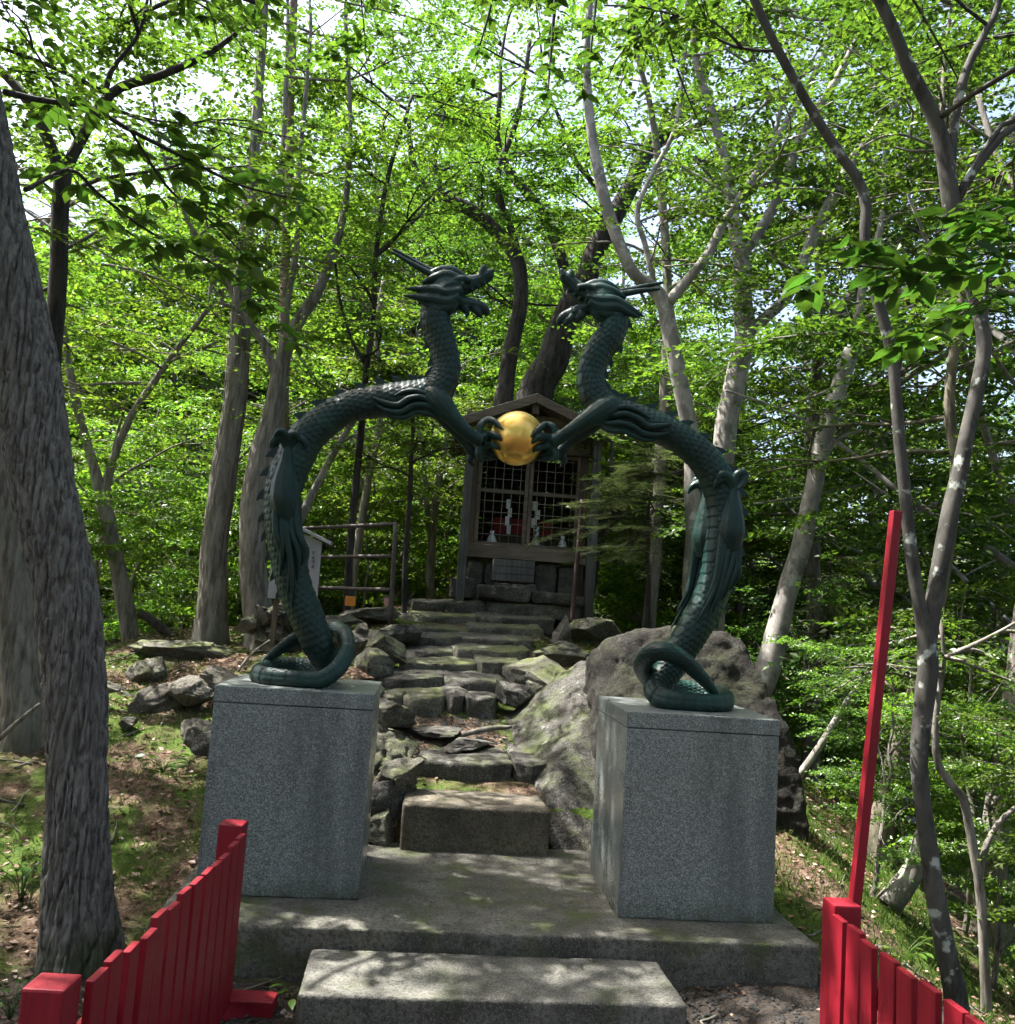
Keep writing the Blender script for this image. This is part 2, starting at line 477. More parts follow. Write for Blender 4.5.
WOOD_D = mat_wood('dark_wood', (.05, .036, .026), (.15, .11, .08), 'z')
WOOD_H = mat_wood('weathered_wood', (.085, .066, .05), (.22, .175, .135), 'x')
WOOD_G = mat_wood('grey_post_wood', (.055, .055, .055), (.145, .145, .14), 'z')
PIPE = mat_simple('rusty_rail', (.055, .042, .038), .6, .4, 20, metallic=.3)
PIPE_R = mat_simple('red_brown_pole', (.055, .026, .024), .65, .4, 25)
ROOFM = mat_simple('grey_roof_sheet', (.20, .19, .19), .5, .25, 5, metallic=.2)
WIRE = mat_simple('wire_mesh', (.33, .31, .27), .5, .25, 30, metallic=.5)
REDCLOTH = mat_simple('red_cloth', (.16, .014, .012), .85, .3, 10)
PAPER = mat_simple('white_paper', (.75, .76, .8), .8, .05, 10)
SIGNW = mat_simple('white_sign_board', (.27, .26, .28), .6, .15, 6)
INK = mat_simple('sign_ink', (.03, .035, .09), .7, .1, 10)
INK_R = mat_simple('faded_sign_ink', (.26, .14, .15), .7, .1, 10)
ORANGE = mat_simple('orange_paint', (.75, .25, .03), .6, .2, 20)
DARKP = mat_simple('black_plastic', (.02, .022, .025), .5, .2, 20)
INNER = mat_simple('dark_interior_wood', (.05, .036, .026), .8, .3, 10)  # darker wood tone for floor, back wall and altar
WHITEP = mat_simple('white_porcelain', (.75, .75, .74), .25, .05, 10)

# ------------------------------------------------------------------ terrain
PY = np.array([-60, -3, .3, 1.0, 1.9, 2.5, 3.3, 3.8, 4.3, 4.8, 5.3, 6.0, 6.7, 8.5, 11, 16, 25, 45, 400.])
PZ = np.array([-.5, -.22, -.21, -.18, .14, .28, .50, .66, .76, .87, .99, 1.10, 1.24, 1.27, .9, -.8, -3.0, -5, -9.])
SY = np.array([-60, -3, .3, 1.0, 2.0, 3.3, 4.3, 5.3, 6.7, 9, 12, 18, 30, 400.])
SZ = np.array([-.5, -.24, -.20, -.08, .16, .46, .66, .82, .98, .9, .3, -1.4, -4.0, -9.])
PLX0 = float(atz(193, 870, 0)[0])
def ground0(x, y):
    x = np.asarray(x, float); y = np.asarray(y, float)
    pc = np.interp(y, PY, PZ); ps = np.interp(y, SY, SZ)
    t = np.clip((np.abs(x - .25) - .75) / .5, 0, 1); t = t * t * (3 - 2 * t)
    z = pc * (1 - t) + ps * t
    l = np.maximum(0, -x - 2.9); r = np.maximum(0, x - 2.15)
    z = z - .06 * np.maximum(0, np.minimum(-x, 2.9) - 1.0) - np.minimum(.42 * l, 2.2 + .1 * l) - np.minimum(.6 * r, 2.4 + .1 * r)
    return np.maximum(z, -11)
def ground(x, y):
    x = np.asarray(x, float); y = np.asarray(y, float)
    P = np.stack([x, y, np.zeros_like(x)], -1)
    k = np.clip((np.abs(x - .3) - .6) / .6, .25, 1)
    z = ground0(x, y) + k * (.09 * fbm(P * 1.1, 3, 5) + .035 * fbm(P * 5, 3, 9))
    inpl = (x > PLX0 + .04) & (x < 1.72) & (y > .3) & (y < 2.0)
    return np.where(inpl, np.minimum(z, -.14), z)
def gz(x, y):
    return float(ground(np.array([x]), np.array([y]))[0])
def ngrid(lo, hi, dlo, dhi, step, grow=1.22):
    m = list(np.arange(dlo, dhi, step))
    a = []; s = step; v = dlo
    while v > lo: s *= grow; v -= s; a.append(v)
    b = []; s = step; v = m[-1]
    while v < hi: s *= grow; v += s; b.append(v)
    return np.array(a[::-1] + m + b)
gx = ngrid(-450, 450, -5, 5, .05); gy = ngrid(-300, 450, -1.2, 8, .05)
X, Y_ = np.meshgrid(gx, gy)
Z = ground(X.ravel(), Y_.ravel())
PP = np.stack([X.ravel(), Y_.ravel(), Z], -1)
PP[:, 2] += .012 * vnoise(PP * np.array([14, 14, 14]), 3) * (np.abs(PP[:, 0]) < 6)
nx, ny = len(gx), len(gy)
ii = (np.arange(ny - 1)[:, None] * nx + np.arange(nx - 1)[None]).ravel()
GF = np.stack([ii, ii + 1, ii + nx + 1, ii + nx], -1)
def mat_ground():
    m, nt, out = new_mat('forest_floor')
    v = coords(nt)
    n1 = noise(nt, v, 1.3, 7, .62); n2 = noise(nt, v, 22, 6, .65); n3 = noise(nt, v, 70, 3, .6)
    c = ramp(nt, n2, [(.28, (.022, .015, .010)), (.5, (.085, .055, .037)), (.72, (.2, .145, .105))])
    c = mixc(nt, ramp(nt, n3, [(.5, (0, 0, 0)), (.72, (.6,) * 3)]), c, (.27, .20, .15))
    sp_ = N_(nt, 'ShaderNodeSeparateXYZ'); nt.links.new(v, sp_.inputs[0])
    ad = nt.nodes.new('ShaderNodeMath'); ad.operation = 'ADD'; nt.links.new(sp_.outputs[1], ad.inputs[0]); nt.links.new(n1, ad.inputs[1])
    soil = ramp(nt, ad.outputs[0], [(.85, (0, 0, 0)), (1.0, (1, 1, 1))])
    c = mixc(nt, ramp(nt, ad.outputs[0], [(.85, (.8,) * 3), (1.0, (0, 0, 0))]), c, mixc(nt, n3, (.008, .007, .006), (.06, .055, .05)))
    mk = mul(nt, ramp(nt, n1, [(.44, (0, 0, 0)), (.54, (.95,) * 3)]), soil)
    c = mixc(nt, mk, c, mixc(nt, n2, (.032, .06, .011), (.085, .13, .022)))
    h = nt.nodes.new('ShaderNodeMath'); h.operation = 'ADD'
    nt.links.new(n2, h.inputs[0]); nt.links.new(mul(nt, n3, .5), h.inputs[1])
    finish(nt, out, c, .95, bump(nt, h.outputs[0], .9, .03), spec=.1)
    return m
g_o = obj('ground', mesh_np('ground', PP, GF, mat_ground()))
tag(g_o, kind='structure')

# ------------------------------------------------------------------ rocks
def ico(sub):
    bm = bmesh.new(); bmesh.ops.create_icosphere(bm, subdivisions=sub, radius=1)
    V = np.array([v.co[:] for v in bm.verts]); F = np.array([[v.index for v in f.verts] for f in bm.faces]); bm.free()
    return V, F
ICO = {k: ico(k) for k in (2, 3, 4, 5)}
def rock_mesh(name, size, seed, mat, sub=3, cuts=16, rough=.07):
    r = np.random.default_rng(seed)
    V, F = ICO[sub]; V = V.copy()
    for k in range(cuts):
        n = nrm(r.normal(size=3)); d = r.uniform(.38, .72)
        s = np.maximum(0, V @ n - d)
        V -= s[:, None] * n * .98
    V += nrm(V) * (rough * fbm(V * 1.7 + seed, 4, seed))[:, None]
    V += nrm(V) * (rough * .6 * fbm(V * 6 + seed, 3, seed + 3))[:, None]
    V += nrm(V) * (rough * .9 * -np.exp(-(vnoise(V * np.array([2.2, 2.2, 3.4]) + seed, seed + 5) / .09) ** 2))[:, None]
    V = V / np.abs(V).max(0) * np.asarray(size) / 2
    return mesh_np(name, V, F, mat, True)
def hull_mesh(name, pts, mat, off, voxel=.03, amp=.05, freq=3, seed=0, fine=.012):
    bm = bmesh.new()
    for p in pts: bm.verts.new(tuple(map(float, np.asarray(p) - off)))
    res = bmesh.ops.convex_hull(bm, input=bm.verts)
    for v in [v for v in bm.verts if not v.link_faces]: bm.verts.remove(v)
    me = bpy.data.meshes.new('t'); bm.to_mesh(me); bm.free()
    o = bpy.data.objects.new('t', me); COL.objects.link(o)
    m = o.modifiers.new('r', 'REMESH'); m.mode = 'VOXEL'; m.voxel_size = voxel
    s = o.modifiers.new('s', 'SMOOTH'); s.iterations = 1
    out = bpy.data.meshes.new_from_object(o.evaluated_get(bpy.context.evaluated_depsgraph_get()))
    bpy.data.objects.remove(o); bpy.data.meshes.remove(me)
    out.name = name
    V = verts_of(out); W = V + off
    Nn = np.empty(len(V) * 3, np.float32); out.vertices.foreach_get('normal', Nn); Nn = Nn.reshape(-1, 3)
    q = fbm(W * freq, 4, seed); q = np.sign(q) * np.abs(q) ** .8
    V = V + Nn * (amp * q + fine * fbm(W * freq * 6, 3, seed + 7))[:, None]
    set_verts(out, V)
    out.materials.clear(); out.materials.append(mat)
    out.polygons.foreach_set('use_smooth', np.ones(len(out.polygons), bool))
    return out

# ------------------------------------------------------------------ platform, steps, stairway
def jbox_pts(lo, hi, j, seed):
    r = np.random.default_rng(seed)
    return box_v(lo, hi) + r.uniform(-j, j, (8, 3))
def slab_obj(name, lo, hi, mat, j=.006, amp=.006, voxel=.022, seed=0, fine=.003, parent=None, off=None, freq=4):
    c = np.array([(lo[0] + hi[0]) / 2, (lo[1] + hi[1]) / 2, lo[2]])
    me = hull_mesh(name, jbox_pts(lo, hi, j, seed), mat, c, voxel, amp, freq, seed, fine)
    o = obj(name, me, parent)
    base = np.zeros(3) if off is None else np.asarray(off, float)
    o.location = tuple(c - base)
    return o
plat = slab_obj('concrete_platform', (PLX0, .342, -.5), (1.668, 1.72, 0), CONC, .003, .005, .016, 1, .004)
tag(plat, kind='structure')
st1 = slab_obj('concrete_step', (-.444, -.094, -.5), (.977, .338, -.081), CONC_L, .003, .004, .013, 2, .003)
tag(st1, 'long pale low concrete step at the bottom of the picture in front of the platform', 'step')
st2 = slab_obj('concrete_step', (-.128, 1.55, -.15), (.676, 2.02, .238), CONC_D, .006, .006, .012, 3, .005)
tag(st2, 'stained concrete block step between the two granite pedestals', 'step')

stairs = empty('stone_stairway', (0.25, 2.3, .2))
tag(stairs, kind='structure')
SO = np.array(stairs.location)
STEPS = [  # Y front, Y back, row top, row bottom, x edges
    (2.36, 3.2, 760, 786, (417, 513, 549)),
    (3.30, 3.85, 696, 713, (356, 381, 403, 444, 466, 498)),
    (3.70, 4.35, 677, 688, (380, 446, 508)),
    (4.20, 4.85, 661, 671, (402, 480, 522)),
    (4.70, 5.20, 649, 656, (396, 455, 530)),
    (5.05, 5.85, 637, 646, (398, 462, 535)),
    (5.75, 6.30, 626, 633, (402, 470, 545)),
    (6.20, 6.90, 614, 625, (400, 480, 556)),
    (6.80, 7.30, 602, 609, (410, 487, 580)),
]
k = 0
for Yf, Yb, rt, rb, xs in STEPS:
    for a, b in zip(xs[:-1], xs[1:]):
        k += 1
        rr = np.random.default_rng(100 + k)
        dy = rr.uniform(-.06, .05) if Yf > 2.5 else 0
        jt = rr.uniform(-1.3, 1.3) if Yf > 2.5 else 0
        A = at(a + .2, rt + jt - (455 - a) * .01, Yf + dy); B = at(b - .2, rt + jt + rr.uniform(-1.5, 1.5) + (b - 455) * .03, Yf + dy)
        bot = at((a + b) / 2, rb, Yf)[2] - .10
        zt = (A[2] + B[2]) / 2
        pts = [(A[0], A[1], A[2]), (B[0], B[1], B[2]), (A[0] + .005, A[1] + rr.uniform(-.02, .05), bot), (B[0] - .005, B[1] + rr.uniform(-.02, .05), bot),
               (A[0] + rr.uniform(-.03, .1), Yb, A[2] + .03), (B[0] + rr.uniform(-.1, .03), Yb + rr.uniform(-.1, .1), B[2] + .03), (A[0], Yb, bot), (B[0], Yb, bot),
               ((A[0] + B[0]) / 2, A[1] - rr.uniform(.02, .07), zt - rr.uniform(0, .03)), ((A[0] + B[0]) / 2, A[1] - rr.uniform(0, .05), bot)]
        if Yf > 2.5:
            ux = (B[0] - A[0])
            pts[0] = (A[0] + ux * rr.uniform(.0, .08), A[1] + rr.uniform(0, .06), A[2] - rr.uniform(0, .012)); pts[1] = (B[0] - ux * rr.uniform(0, .08), B[1] + rr.uniform(0, .06), B[2] - rr.uniform(0, .012))
            pts += [(A[0] - .03, A[1] + .18, zt - .01), (B[0] + .03, B[1] + .2, zt), (A[0] + ux * rr.uniform(.3, .7), A[1] - rr.uniform(.03, .09), zt - rr.uniform(.0, .02))]
        c = np.array([(A[0] + B[0]) / 2, (Yf + Yb) / 2, bot])
        o = obj('stone', hull_mesh('stone', pts, STONE if rr.random() < .55 else STONE_M, c, .015, .020, 3.0, 200 + k, .010), stairs)
        o.location = tuple(c - SO)

# ------------------------------------------------------------------ rocks and boulders by the stairs
def boulder(name, pts, mat, label, **kw):
    pts = np.array(pts); c = pts.mean(0); c[2] = pts[:, 2].min()
    o = obj(name, hull_mesh(name, pts, mat, c, **kw)); o.location = tuple(c)
    return tag(o, label, 'boulder')
A_ = lambda *l: [at(*p) for p in l]
boulder('boulder', A_((582, 660, 3.4), (600, 684, 2.95), (577, 753, 2.4), (556, 792, 2.08), (540, 695, 3.7), (503, 716, 3.4), (522, 762, 2.6), (546, 797, 2.05),
                      (552, 852, 1.82), (605, 862, 1.80), (640, 850, 2.1), (640, 720, 3.2), (620, 670, 3.6)) + [np.array([.75, 2.5, -.2]), np.array([1.25, 3.4, -.1])],
        BOULDER, 'large tilted lichen-spotted boulder leaning beside the stone stairs', voxel=.018, amp=.022, freq=2.2, seed=4, fine=.014)
boulder('boulder', A_((586, 650, 2.75), (612, 640, 2.6), (640, 632, 2.5), (700, 624, 2.4), (745, 638, 2.3), (778, 700, 2.1), (800, 765, 1.98), (813, 850, 1.85), (806, 908, 1.75), (640, 850, 1.95), (600, 720, 2.35), (700, 890, 1.85), (690, 700, 2.12))
        + [np.array([1.3, 3.7, .2]), np.array([2.1, 3.4, .2]), np.array([2.15, 2.6, -.3]), np.array([1.1, 2.6, -.3]), np.array([1.2, 3.4, .9]), np.array([1.9, 3.2, .8])],
        BOULDER_D, 'huge dark mossy boulder behind the right granite pedestal', voxel=.022, amp=.06, freq=2.2, seed=8, fine=.03)
def rock(px, py, Y, size, seed, mat, label, group=None, sink=.3, rz=None, tilt=(0, 0), cat='rock', sub=4):
    p = at(px, py, Y)
    o = obj('rock', rock_mesh('rock', size, seed, mat, 5 if max(size) > .28 else sub))
    o.location = (float(p[0]), float(p[1]), float(p[2]) - .16 * size[2])
    o.rotation_euler = (tilt[0], tilt[1], rz if rz is not None else random.uniform(0, 6))
    return tag(o, label, cat, group)
rock(190, 688, 3.3, (.42, .36, .30), 21, STONE_L, 'angular pale rock with a sunlit corner left of the left pedestal', tilt=(.2, .3))
rock(165, 697, 3.4, (.55, .4, .34), 22, STONE_L, 'brown-grey rock with a dark hollow below, left bank', tilt=(.2, -.5))
rock(222, 679, 3.5, (.60, .45, .26), 23, STONE_L, 'broad sunlit rock directly behind the left pedestal edge', tilt=(0, -.2))
rock(196, 726, 2.3, (.30, .26, .26), 24, STONE_L, 'rounded grey rock beside the left side of the left pedestal')
rock(204, 742, 2.05, (.22, .2, .2), 25, STONE, 'small dark rock under the rounded one at the left pedestal')
rock(150, 668, 4.3, (.5, .4, .3), 26, STONE_M, 'mossy block on the left bank crest')
rock(188, 648, 5.0, (1.0, .5, .22), 27, STONE_M, 'long flat mossy rock at the foot of the straight trunk', tilt=(0, .05))
rock(125, 690, 4.0, (.6, .45, .25), 28, STONE, 'grey slab on the far left of the bank', tilt=(.1, -.2))
rock(118, 715, 3.4, (.5, .4, .22), 29, STONE_L, 'low flat stone right of the big foreground trunk', tilt=(0, -.2))
rock(128, 720, 3.0, (.14, .13, .12), 30, STONE_L, 'small tan round stone in the leaf litter')
rock(42, 727, 3.0, (.16, .14, .12), 31, STONE_L, 'small pale stone left of the big foreground trunk')
# dry wall of stones at the sign
for i, (px, py, s) in enumerate([(252, 620, .3), (268, 612, .34), (283, 606, .36), (262, 636, .3), (280, 628, .32), (293, 622, .3), (272, 645, .28), (288, 645, .3)]):
    rock(px, py, 5.4, (s, s * .9, s * .72), 40 + i, STONE if i % 3 else STONE_M, ['top left', 'top middle', 'top right', 'second row left', 'second row middle', 'second row right', 'bottom left', 'bottom right'][i] + ' stone of the grey heap behind the left dragon tail', 'stones heaped behind the left dragon tail')
rock(362, 628, 4.6, (.20, .17, .15), 50, STONE_L, 'pale round stone below the metal railing')
rock(375, 660, 3.9, (.42, .5, .26), 51, STONE_M, 'bright mossy stone left of the stairs beside the left pedestal', tilt=(0, .3))
rock(384, 643, 4.3, (.4, .5, .24), 52, STONE_M, 'mossy sunlit stone edging the stairs on the left', tilt=(0, .3))
rock(395, 628, 4.9, (.5, .5, .22), 53, STONE, 'grey flat stone at the foot of the railing post', tilt=(0, .1))
rock(360, 640, 4.6, (.5, .4, .24), 54, STONE, 'weathered stone under the railing left of the stairs')
rock(340, 618, 5.4, (.9, .5, .18), 55, STONE, 'long flat stone below the railing')
rock(372, 612, 6.0, (.7, .5, .2), 56, STONE_L, 'pale stone at the upper left of the stairs')
rock(536, 672, 3.9, (.55, .9, .34), 57, STONE_M, 'moss-covered rock bulging right of the stairs', rz=.3, tilt=(.3, -.35))
rock(515, 690, 3.4, (.32, .4, .22), 58, STONE, 'grey wedge stone right of the lower stairs', tilt=(.1, -.3))
rock(560, 652, 4.5, (.5, .6, .3), 59, STONE_M, 'mossy rock behind the tilted boulder')
rock(557, 645, 4.7, (.30, .26, .16), 60, STONE_L, 'small pale stone at the right edge of the stairs')
rock(562, 628, 5.4, (.22, .24, .42), 61, STONE_L, 'upright pale stone right of the upper stairs')
rock(592, 622, 5.8, (.6, .5, .34), 62, STONE_M, 'mossy stone below the shrine on the right')
rock(398, 770, 1.95, (.34, .36, .26), 63, STONE_M, 'mossy stone left of the flat slab step', tilt=(0, .4))
rock(384, 792, 1.78, (.30, .26, .3), 64, STONE, 'broken grey rock between left pedestal and block step')
rock(380, 822, 1.68, (.22, .2, .22), 65, STONE_M, 'dark mossy rock low behind the left pedestal')
rock(384, 745, 2.5, (.5, .6, .34), 66, STONE_M, 'mossy bank rock right behind the left pedestal', tilt=(0, .4))
rock(392, 712, 3.0, (.4, .5, .26), 67, STONE_M, 'low mossy rock left of the gravel landing', tilt=(0, .3))
rock(470, 742, 2.75, (.5, .3, .10), 68, STONE, 'flat stone sunk in the gravel landing', tilt=(.1, .0))
rock(435, 728, 3.0, (.5, .4, .10), 69, STONE, 'smooth slab sunk in the left of the gravel landing', tilt=(.05, .05))
rock(812, 905, 1.45, (.3, .26, .22), 70, STONE_M, 'mossy rock at the right rear corner of the platform')

# ------------------------------------------------------------------ granite pedestals
PED = {}
def pedestal(cx, cy_, rot, label, tall):
    e = empty('granite_pedestal', (cx, cy_, 0)); e.rotation_euler.z = rot
    h = .354
    box('pedestal_block', (-h, -h, .0015), (h, h, .826), GRANITE, e, .005)
    box('cap_slab', (-h - .003, -h - .003, .829), (h + .003, h + .003, .9), GRANITE, e, .005)
    return tag(e, label, 'pedestal')
pedestal(-.6455, 1.045, .005, 'speckled grey granite pedestal under the left dragon', .9)
pedestal(1.2135, .943, -.006, 'speckled grey granite pedestal under the right dragon', .9)

# ------------------------------------------------------------------ golden ball
Y0 = 1.0
BC = at(517, 438.5, Y0); BR = 27.3 * mpp(BC)
bm = bmesh.new(); bmesh.ops.create_uvsphere(bm, u_segments=64, v_segments=40, radius=BR)
me = bpy.data.meshes.new('golden_ball'); bm.to_mesh(me); bm.free()
me.polygons.foreach_set('use_smooth', np.ones(len(me.polygons), bool)); me.materials.append(GOLD)
ball = obj('golden_ball', me); ball.location = tuple(BC)
tag(ball, 'golden ball held between the claws of both dragons', 'ball')
def onball(px, py, extra, front=True):
    d = nrm(ray(px, py)); oc = CC - BC; rr = BR + extra
    b = oc @ d; c = oc @ oc - rr * rr; q = b * b - c
    t = -b - math.sqrt(q) if q > 0 else -b
    if q > 0 and not front: t = -b + math.sqrt(q)
    return CC + d * t

# ------------------------------------------------------------------ dragons
def spine_mesh():
    # blade: local x along the back towards the tail, z outwards, y thickness
    prof = [(-.036, -.012), (-.012, .010), (.014, .030), (.040, .036), (.030, .014), (.034, -.012)]
    V = []
    for s, k in ((-1, 1), (1, 1)):
        for x, z in prof:
            th = .009 * max(.15, 1 - (z + .012) / .05)
            V.append((x, s * th, z))
    n = len(prof)
    F4 = [[i, (i + 1) % n, n + (i + 1) % n, n + i] for i in range(n)]
    bm = bmesh.new(); vv = [bm.verts.new(v) for v in V]
    bm.faces.new(vv[:n][::-1]); bm.faces.new(vv[n:])
    for f in F4: bm.faces.new([vv[i] for i in f])
    bmesh.ops.recalc_face_normals(bm, faces=bm.faces)
    me = bpy.data.meshes.new('spine'); bm.to_mesh(me); bm.free(); me.materials.append(BRONZE)
    return me
SPINE = spine_mesh()
def P3(l, default_Y=Y0, dY=0):
    """[(px,py,rpx[,Y])] -> points, radii in metres"""
    P = []; rr = []
    for q in l:
        p = at(q[0], q[1], (q[3] if len(q) > 3 else default_Y) + dY)
        P.append(p); rr.append(q[2] * mpp(p))
    return np.array(P), np.array(rr)
def smooth_tube(acc, l, Y=Y0, dY=0, n=None, seg=10, flat=1.0, wave=0):
    P, r = P3(l, Y, dY)
    Q = catmull(np.column_stack([P, r]), n or max(8, 6 * len(l)))
    acc.add(*tube(Q[:, :3], np.maximum(Q[:, 3], .0012), seg, (0, -1, 0), flat))
def tube_pts(acc, pts, rad, n=20, seg=8):
    Q = catmull(np.column_stack([np.array(pts), np.array(rad)]), n)
    acc.add(*tube(Q[:, :3], np.maximum(Q[:, 3], .001), seg, (0, -1, .1)))

def dragon(label, base, body, sgn, head, horns, arm_n, arm_f, fingers, fingers_f, flames, leg_n, leg_f, neck_end, coil_start):
    root = empty('dragon_statue', base)
    B0 = np.array(base)
    tag(root, label, 'statue')
    # body sweep with raised overlapping scales and belly plates
    P, r = P3(body)
    Q = catmull(np.column_stack([P, r]), 760)
    C, rad = Q[:, :3].copy(), np.maximum(Q[:, 3] * .94, .004)
    C[:, 2] = np.maximum(C[:, 2], .9 + .93 * rad)
    for _ in range(6):
        C[1:-1] = (C[:-2] + C[1:-1] * 2 + C[2:]) / 4
    seg = 100
    s = np.concatenate([[0], np.cumsum(np.linalg.norm(np.diff(C, axis=0), axis=1))])
    a = np.arange(seg) * 2 * math.pi / seg
    dors = math.pi / 2 * sgn
    rel = (a - dors + math.pi) % (2 * math.pi) - math.pi          # 0 at the back, +-pi at the belly
    belly = np.clip((np.abs(rel) - 2.25) / .12, 0, 1)[None]
    su = .030
    p = (s / su)[:, None] + 0 * rel[None]
    nv = 18
    vv = (rel / (2 * math.pi) * nv)[None]
    def cell(i):
        b = np.mod(vv + .5 * np.mod(i, 2), 1) - .5
        return b
    i1 = np.floor(p); i0 = i1 - 1
    b0 = cell(i0); a0 = p - i0; e0 = 1 + .75 * np.sqrt(np.maximum(0, 1 - (2 * b0) ** 2))
    b1 = cell(i1); a1 = p - i1; e1 = 1 + .75 * np.sqrt(np.maximum(0, 1 - (2 * b1) ** 2))
    over = a0 <= e0
    h = np.where(over, (a0 / e0) * (1 - .5 * (2 * b0) ** 2), (a1 / e1) * (1 - .5 * (2 * b1) ** 2) * .9)
    hs = h * .0075
    pl = np.mod(s / .062, 1)[:, None]
    hb = .006 * pl ** .7 - .010 * np.clip((np.abs(rel) - 2.2) / .9, 0, 1)[None] + 0 * pl
    thick = np.clip(rad / .05, .25, 1)[:, None]
    disp = (hs * (1 - belly) + hb * belly) * thick
    ridge = .008 * np.exp(-(rel / .22) ** 2)[None]
    acc = Acc(); acc.add(*tube(C, rad, seg, (0, -1, 0), 1.0, disp + ridge))
    obj('body', acc.mesh('body', BRONZE, B0), root)
    # spines along the back
    T, Nn, Bb = frames(C, (0, -1, 0))
    D = Bb * sgn
    f0, f1 = neck_end, coil_start
    ns = 23
    for i in range(ns):
        t = f0 + (f1 - f0) * i / (ns - 1)
        j = int(t * (len(C) - 1))
        sc_ = .82 + .5 * math.sin(math.pi * min(1, (i + 2) / ns)) + random.uniform(-.08, .08)
        sc_ *= rad[j] / .085
        o = obj('spine', SPINE, root)
        zax = D[j]; xax = T[j]; yax = np.cross(zax, xax)
        pos = C[j] + D[j] * (rad[j] + .004) - B0
        o.matrix_local = Matrix([[xax[k] * sc_ * 1.05, yax[k] * sc_, zax[k] * sc_, pos[k]] for k in range(3)] + [[0, 0, 0, 1]])
    # head
    acc = Acc()
    for l, lat, fl in head:
        for sd in ((-1, 1) if lat else (0,)):
            smooth_tube(acc, l, Y0, sd * lat, flat=fl)
    obj('head', remesh('head', acc, .0042, BRONZE, B0, 2), root)
    for l, lat in horns:
        acc = Acc(); smooth_tube(acc, l, Y0, lat, n=24, seg=10)
        obj('horn', acc.mesh('horn', BRONZE, B0), root)
    # forelegs
    for arm, fing, extra in ((arm_n, fingers, flames), (arm_f, fingers_f, [])):
        acc = Acc(); smooth_tube(acc, arm, n=40, seg=14)
        for f in fing:
            pts = []; rr = []
            for q in f:
                pp = onball(q[0], q[1], q[2] * mpp(BC) * .7, q[3]) if len(q) > 3 else at(q[0], q[1], arm[-1][3])
                pts.append(pp); rr.append(q[2] * mpp(BC))
            tube_pts(acc, pts, rr, 26, 9)
        obj('foreleg', remesh('foreleg', acc, .0045, BRONZE, B0, 2), root)
    for l in flames:
        acc = Acc(); smooth_tube(acc, l, n=44, seg=8)
        obj('shoulder_flame', acc.mesh('shoulder_flame', BRONZE, B0), root)
    # hind legs with clawed foot, hock and flowing hair
    for leg in (leg_n, leg_f):
        acc = Acc()
        nleg = len(leg) - 6
        for l in leg[:nleg]: smooth_tube(acc, l, n=30, seg=10)
        sgy = -1 if leg is leg_n else 1
        for q_, l in enumerate(leg[nleg:]):
            a2 = Acc(); smooth_tube(a2, [(p_[0] + 1.2 * math.sin(i_ * 2.1 + q_), p_[1], p_[2] * .85, p_[3] + sgy * (.016 if 0 < i_ < 3 else .004)) for i_, p_ in enumerate(l)], n=36, seg=8)
            obj('hair_lock', a2.mesh('hair_lock', BRONZE, B0), root)
        obj('hind_leg', remesh('hind_leg', acc, .005, BRONZE, B0, 2), root)
    return root

YN, YF = Y0 - .075, Y0 + .075
LB = [(447, 290, 11), (440, 303, 15), (437, 320, 15.5), (441, 334, 15), (445, 348, 14.3), (448, 364, 14.6), (446, 378, 15.5), (438, 391, 17), (424, 397, 17.5), (410, 399, 17.5), (392, 401, 17), (373, 403.5, 16.5), (346, 410, 16), (324, 423.5, 17.5), (306, 441, 19),
      (293, 466, 19.5), (285, 490, 19), (284, 515, 18.5), (288, 548, 18), (297, 588, 17.5), (308, 614.5, 17.5), (318, 640, 16), (327, 658, 14, 1.03), (333, 668, 12, 1.12), (320, 669, 10.2, 1.24), (294, 667, 9.6, 1.28), (270, 668, 9.2, 1.18), (258, 674, 9, 1.0),
      (268, 680, 8.8, .87), (296, 682, 8.6, .82), (322, 679, 8.6, .82), (339, 667, 8.4, .85), (347, 650, 8, .91), (345, 635, 7.8, 1.02), (337, 628, 7.5, 1.13), (315, 629, 7, 1.2), (291, 640, 6, 1.2), (270, 656, 4.2, 1.16), (257, 666, 1.2, 1.12)]
RB = [(594, 294, 10), (604, 303, 14), (613, 318, 14.5), (608, 335, 15), (599, 348, 14.6), (591, 364, 14), (589, 378, 14.3), (592, 394, 15.5), (603, 408, 17), (618, 416, 17), (633, 420, 16.5), (658, 429, 16), (683, 442, 15.5), (705, 462, 17), (718, 485, 18),
      (723, 505, 18), (724, 522, 18.5), (721, 549, 18.5), (716, 577, 17.8), (706, 604, 17.5), (691, 631, 17), (678, 652, 16), (664, 674, 14.5, .97), (655, 690, 11.5, .9), (668, 701, 10, .81), (693, 703, 9.2, .79), (715, 704, 9, .82), (727, 700, 8.8, .95),
      (713, 693, 8.6, 1.14), (684, 689, 8.6, 1.2), (656, 684, 8.6, 1.14), (643, 668, 8.8, 1.0), (646, 656, 9, .87), (660, 650, 9.6, .80), (682, 658, 8.6, .80), (702, 676, 6.6, .82), (714, 690, 4.2, .83), (719, 697, 1.5, .84)]
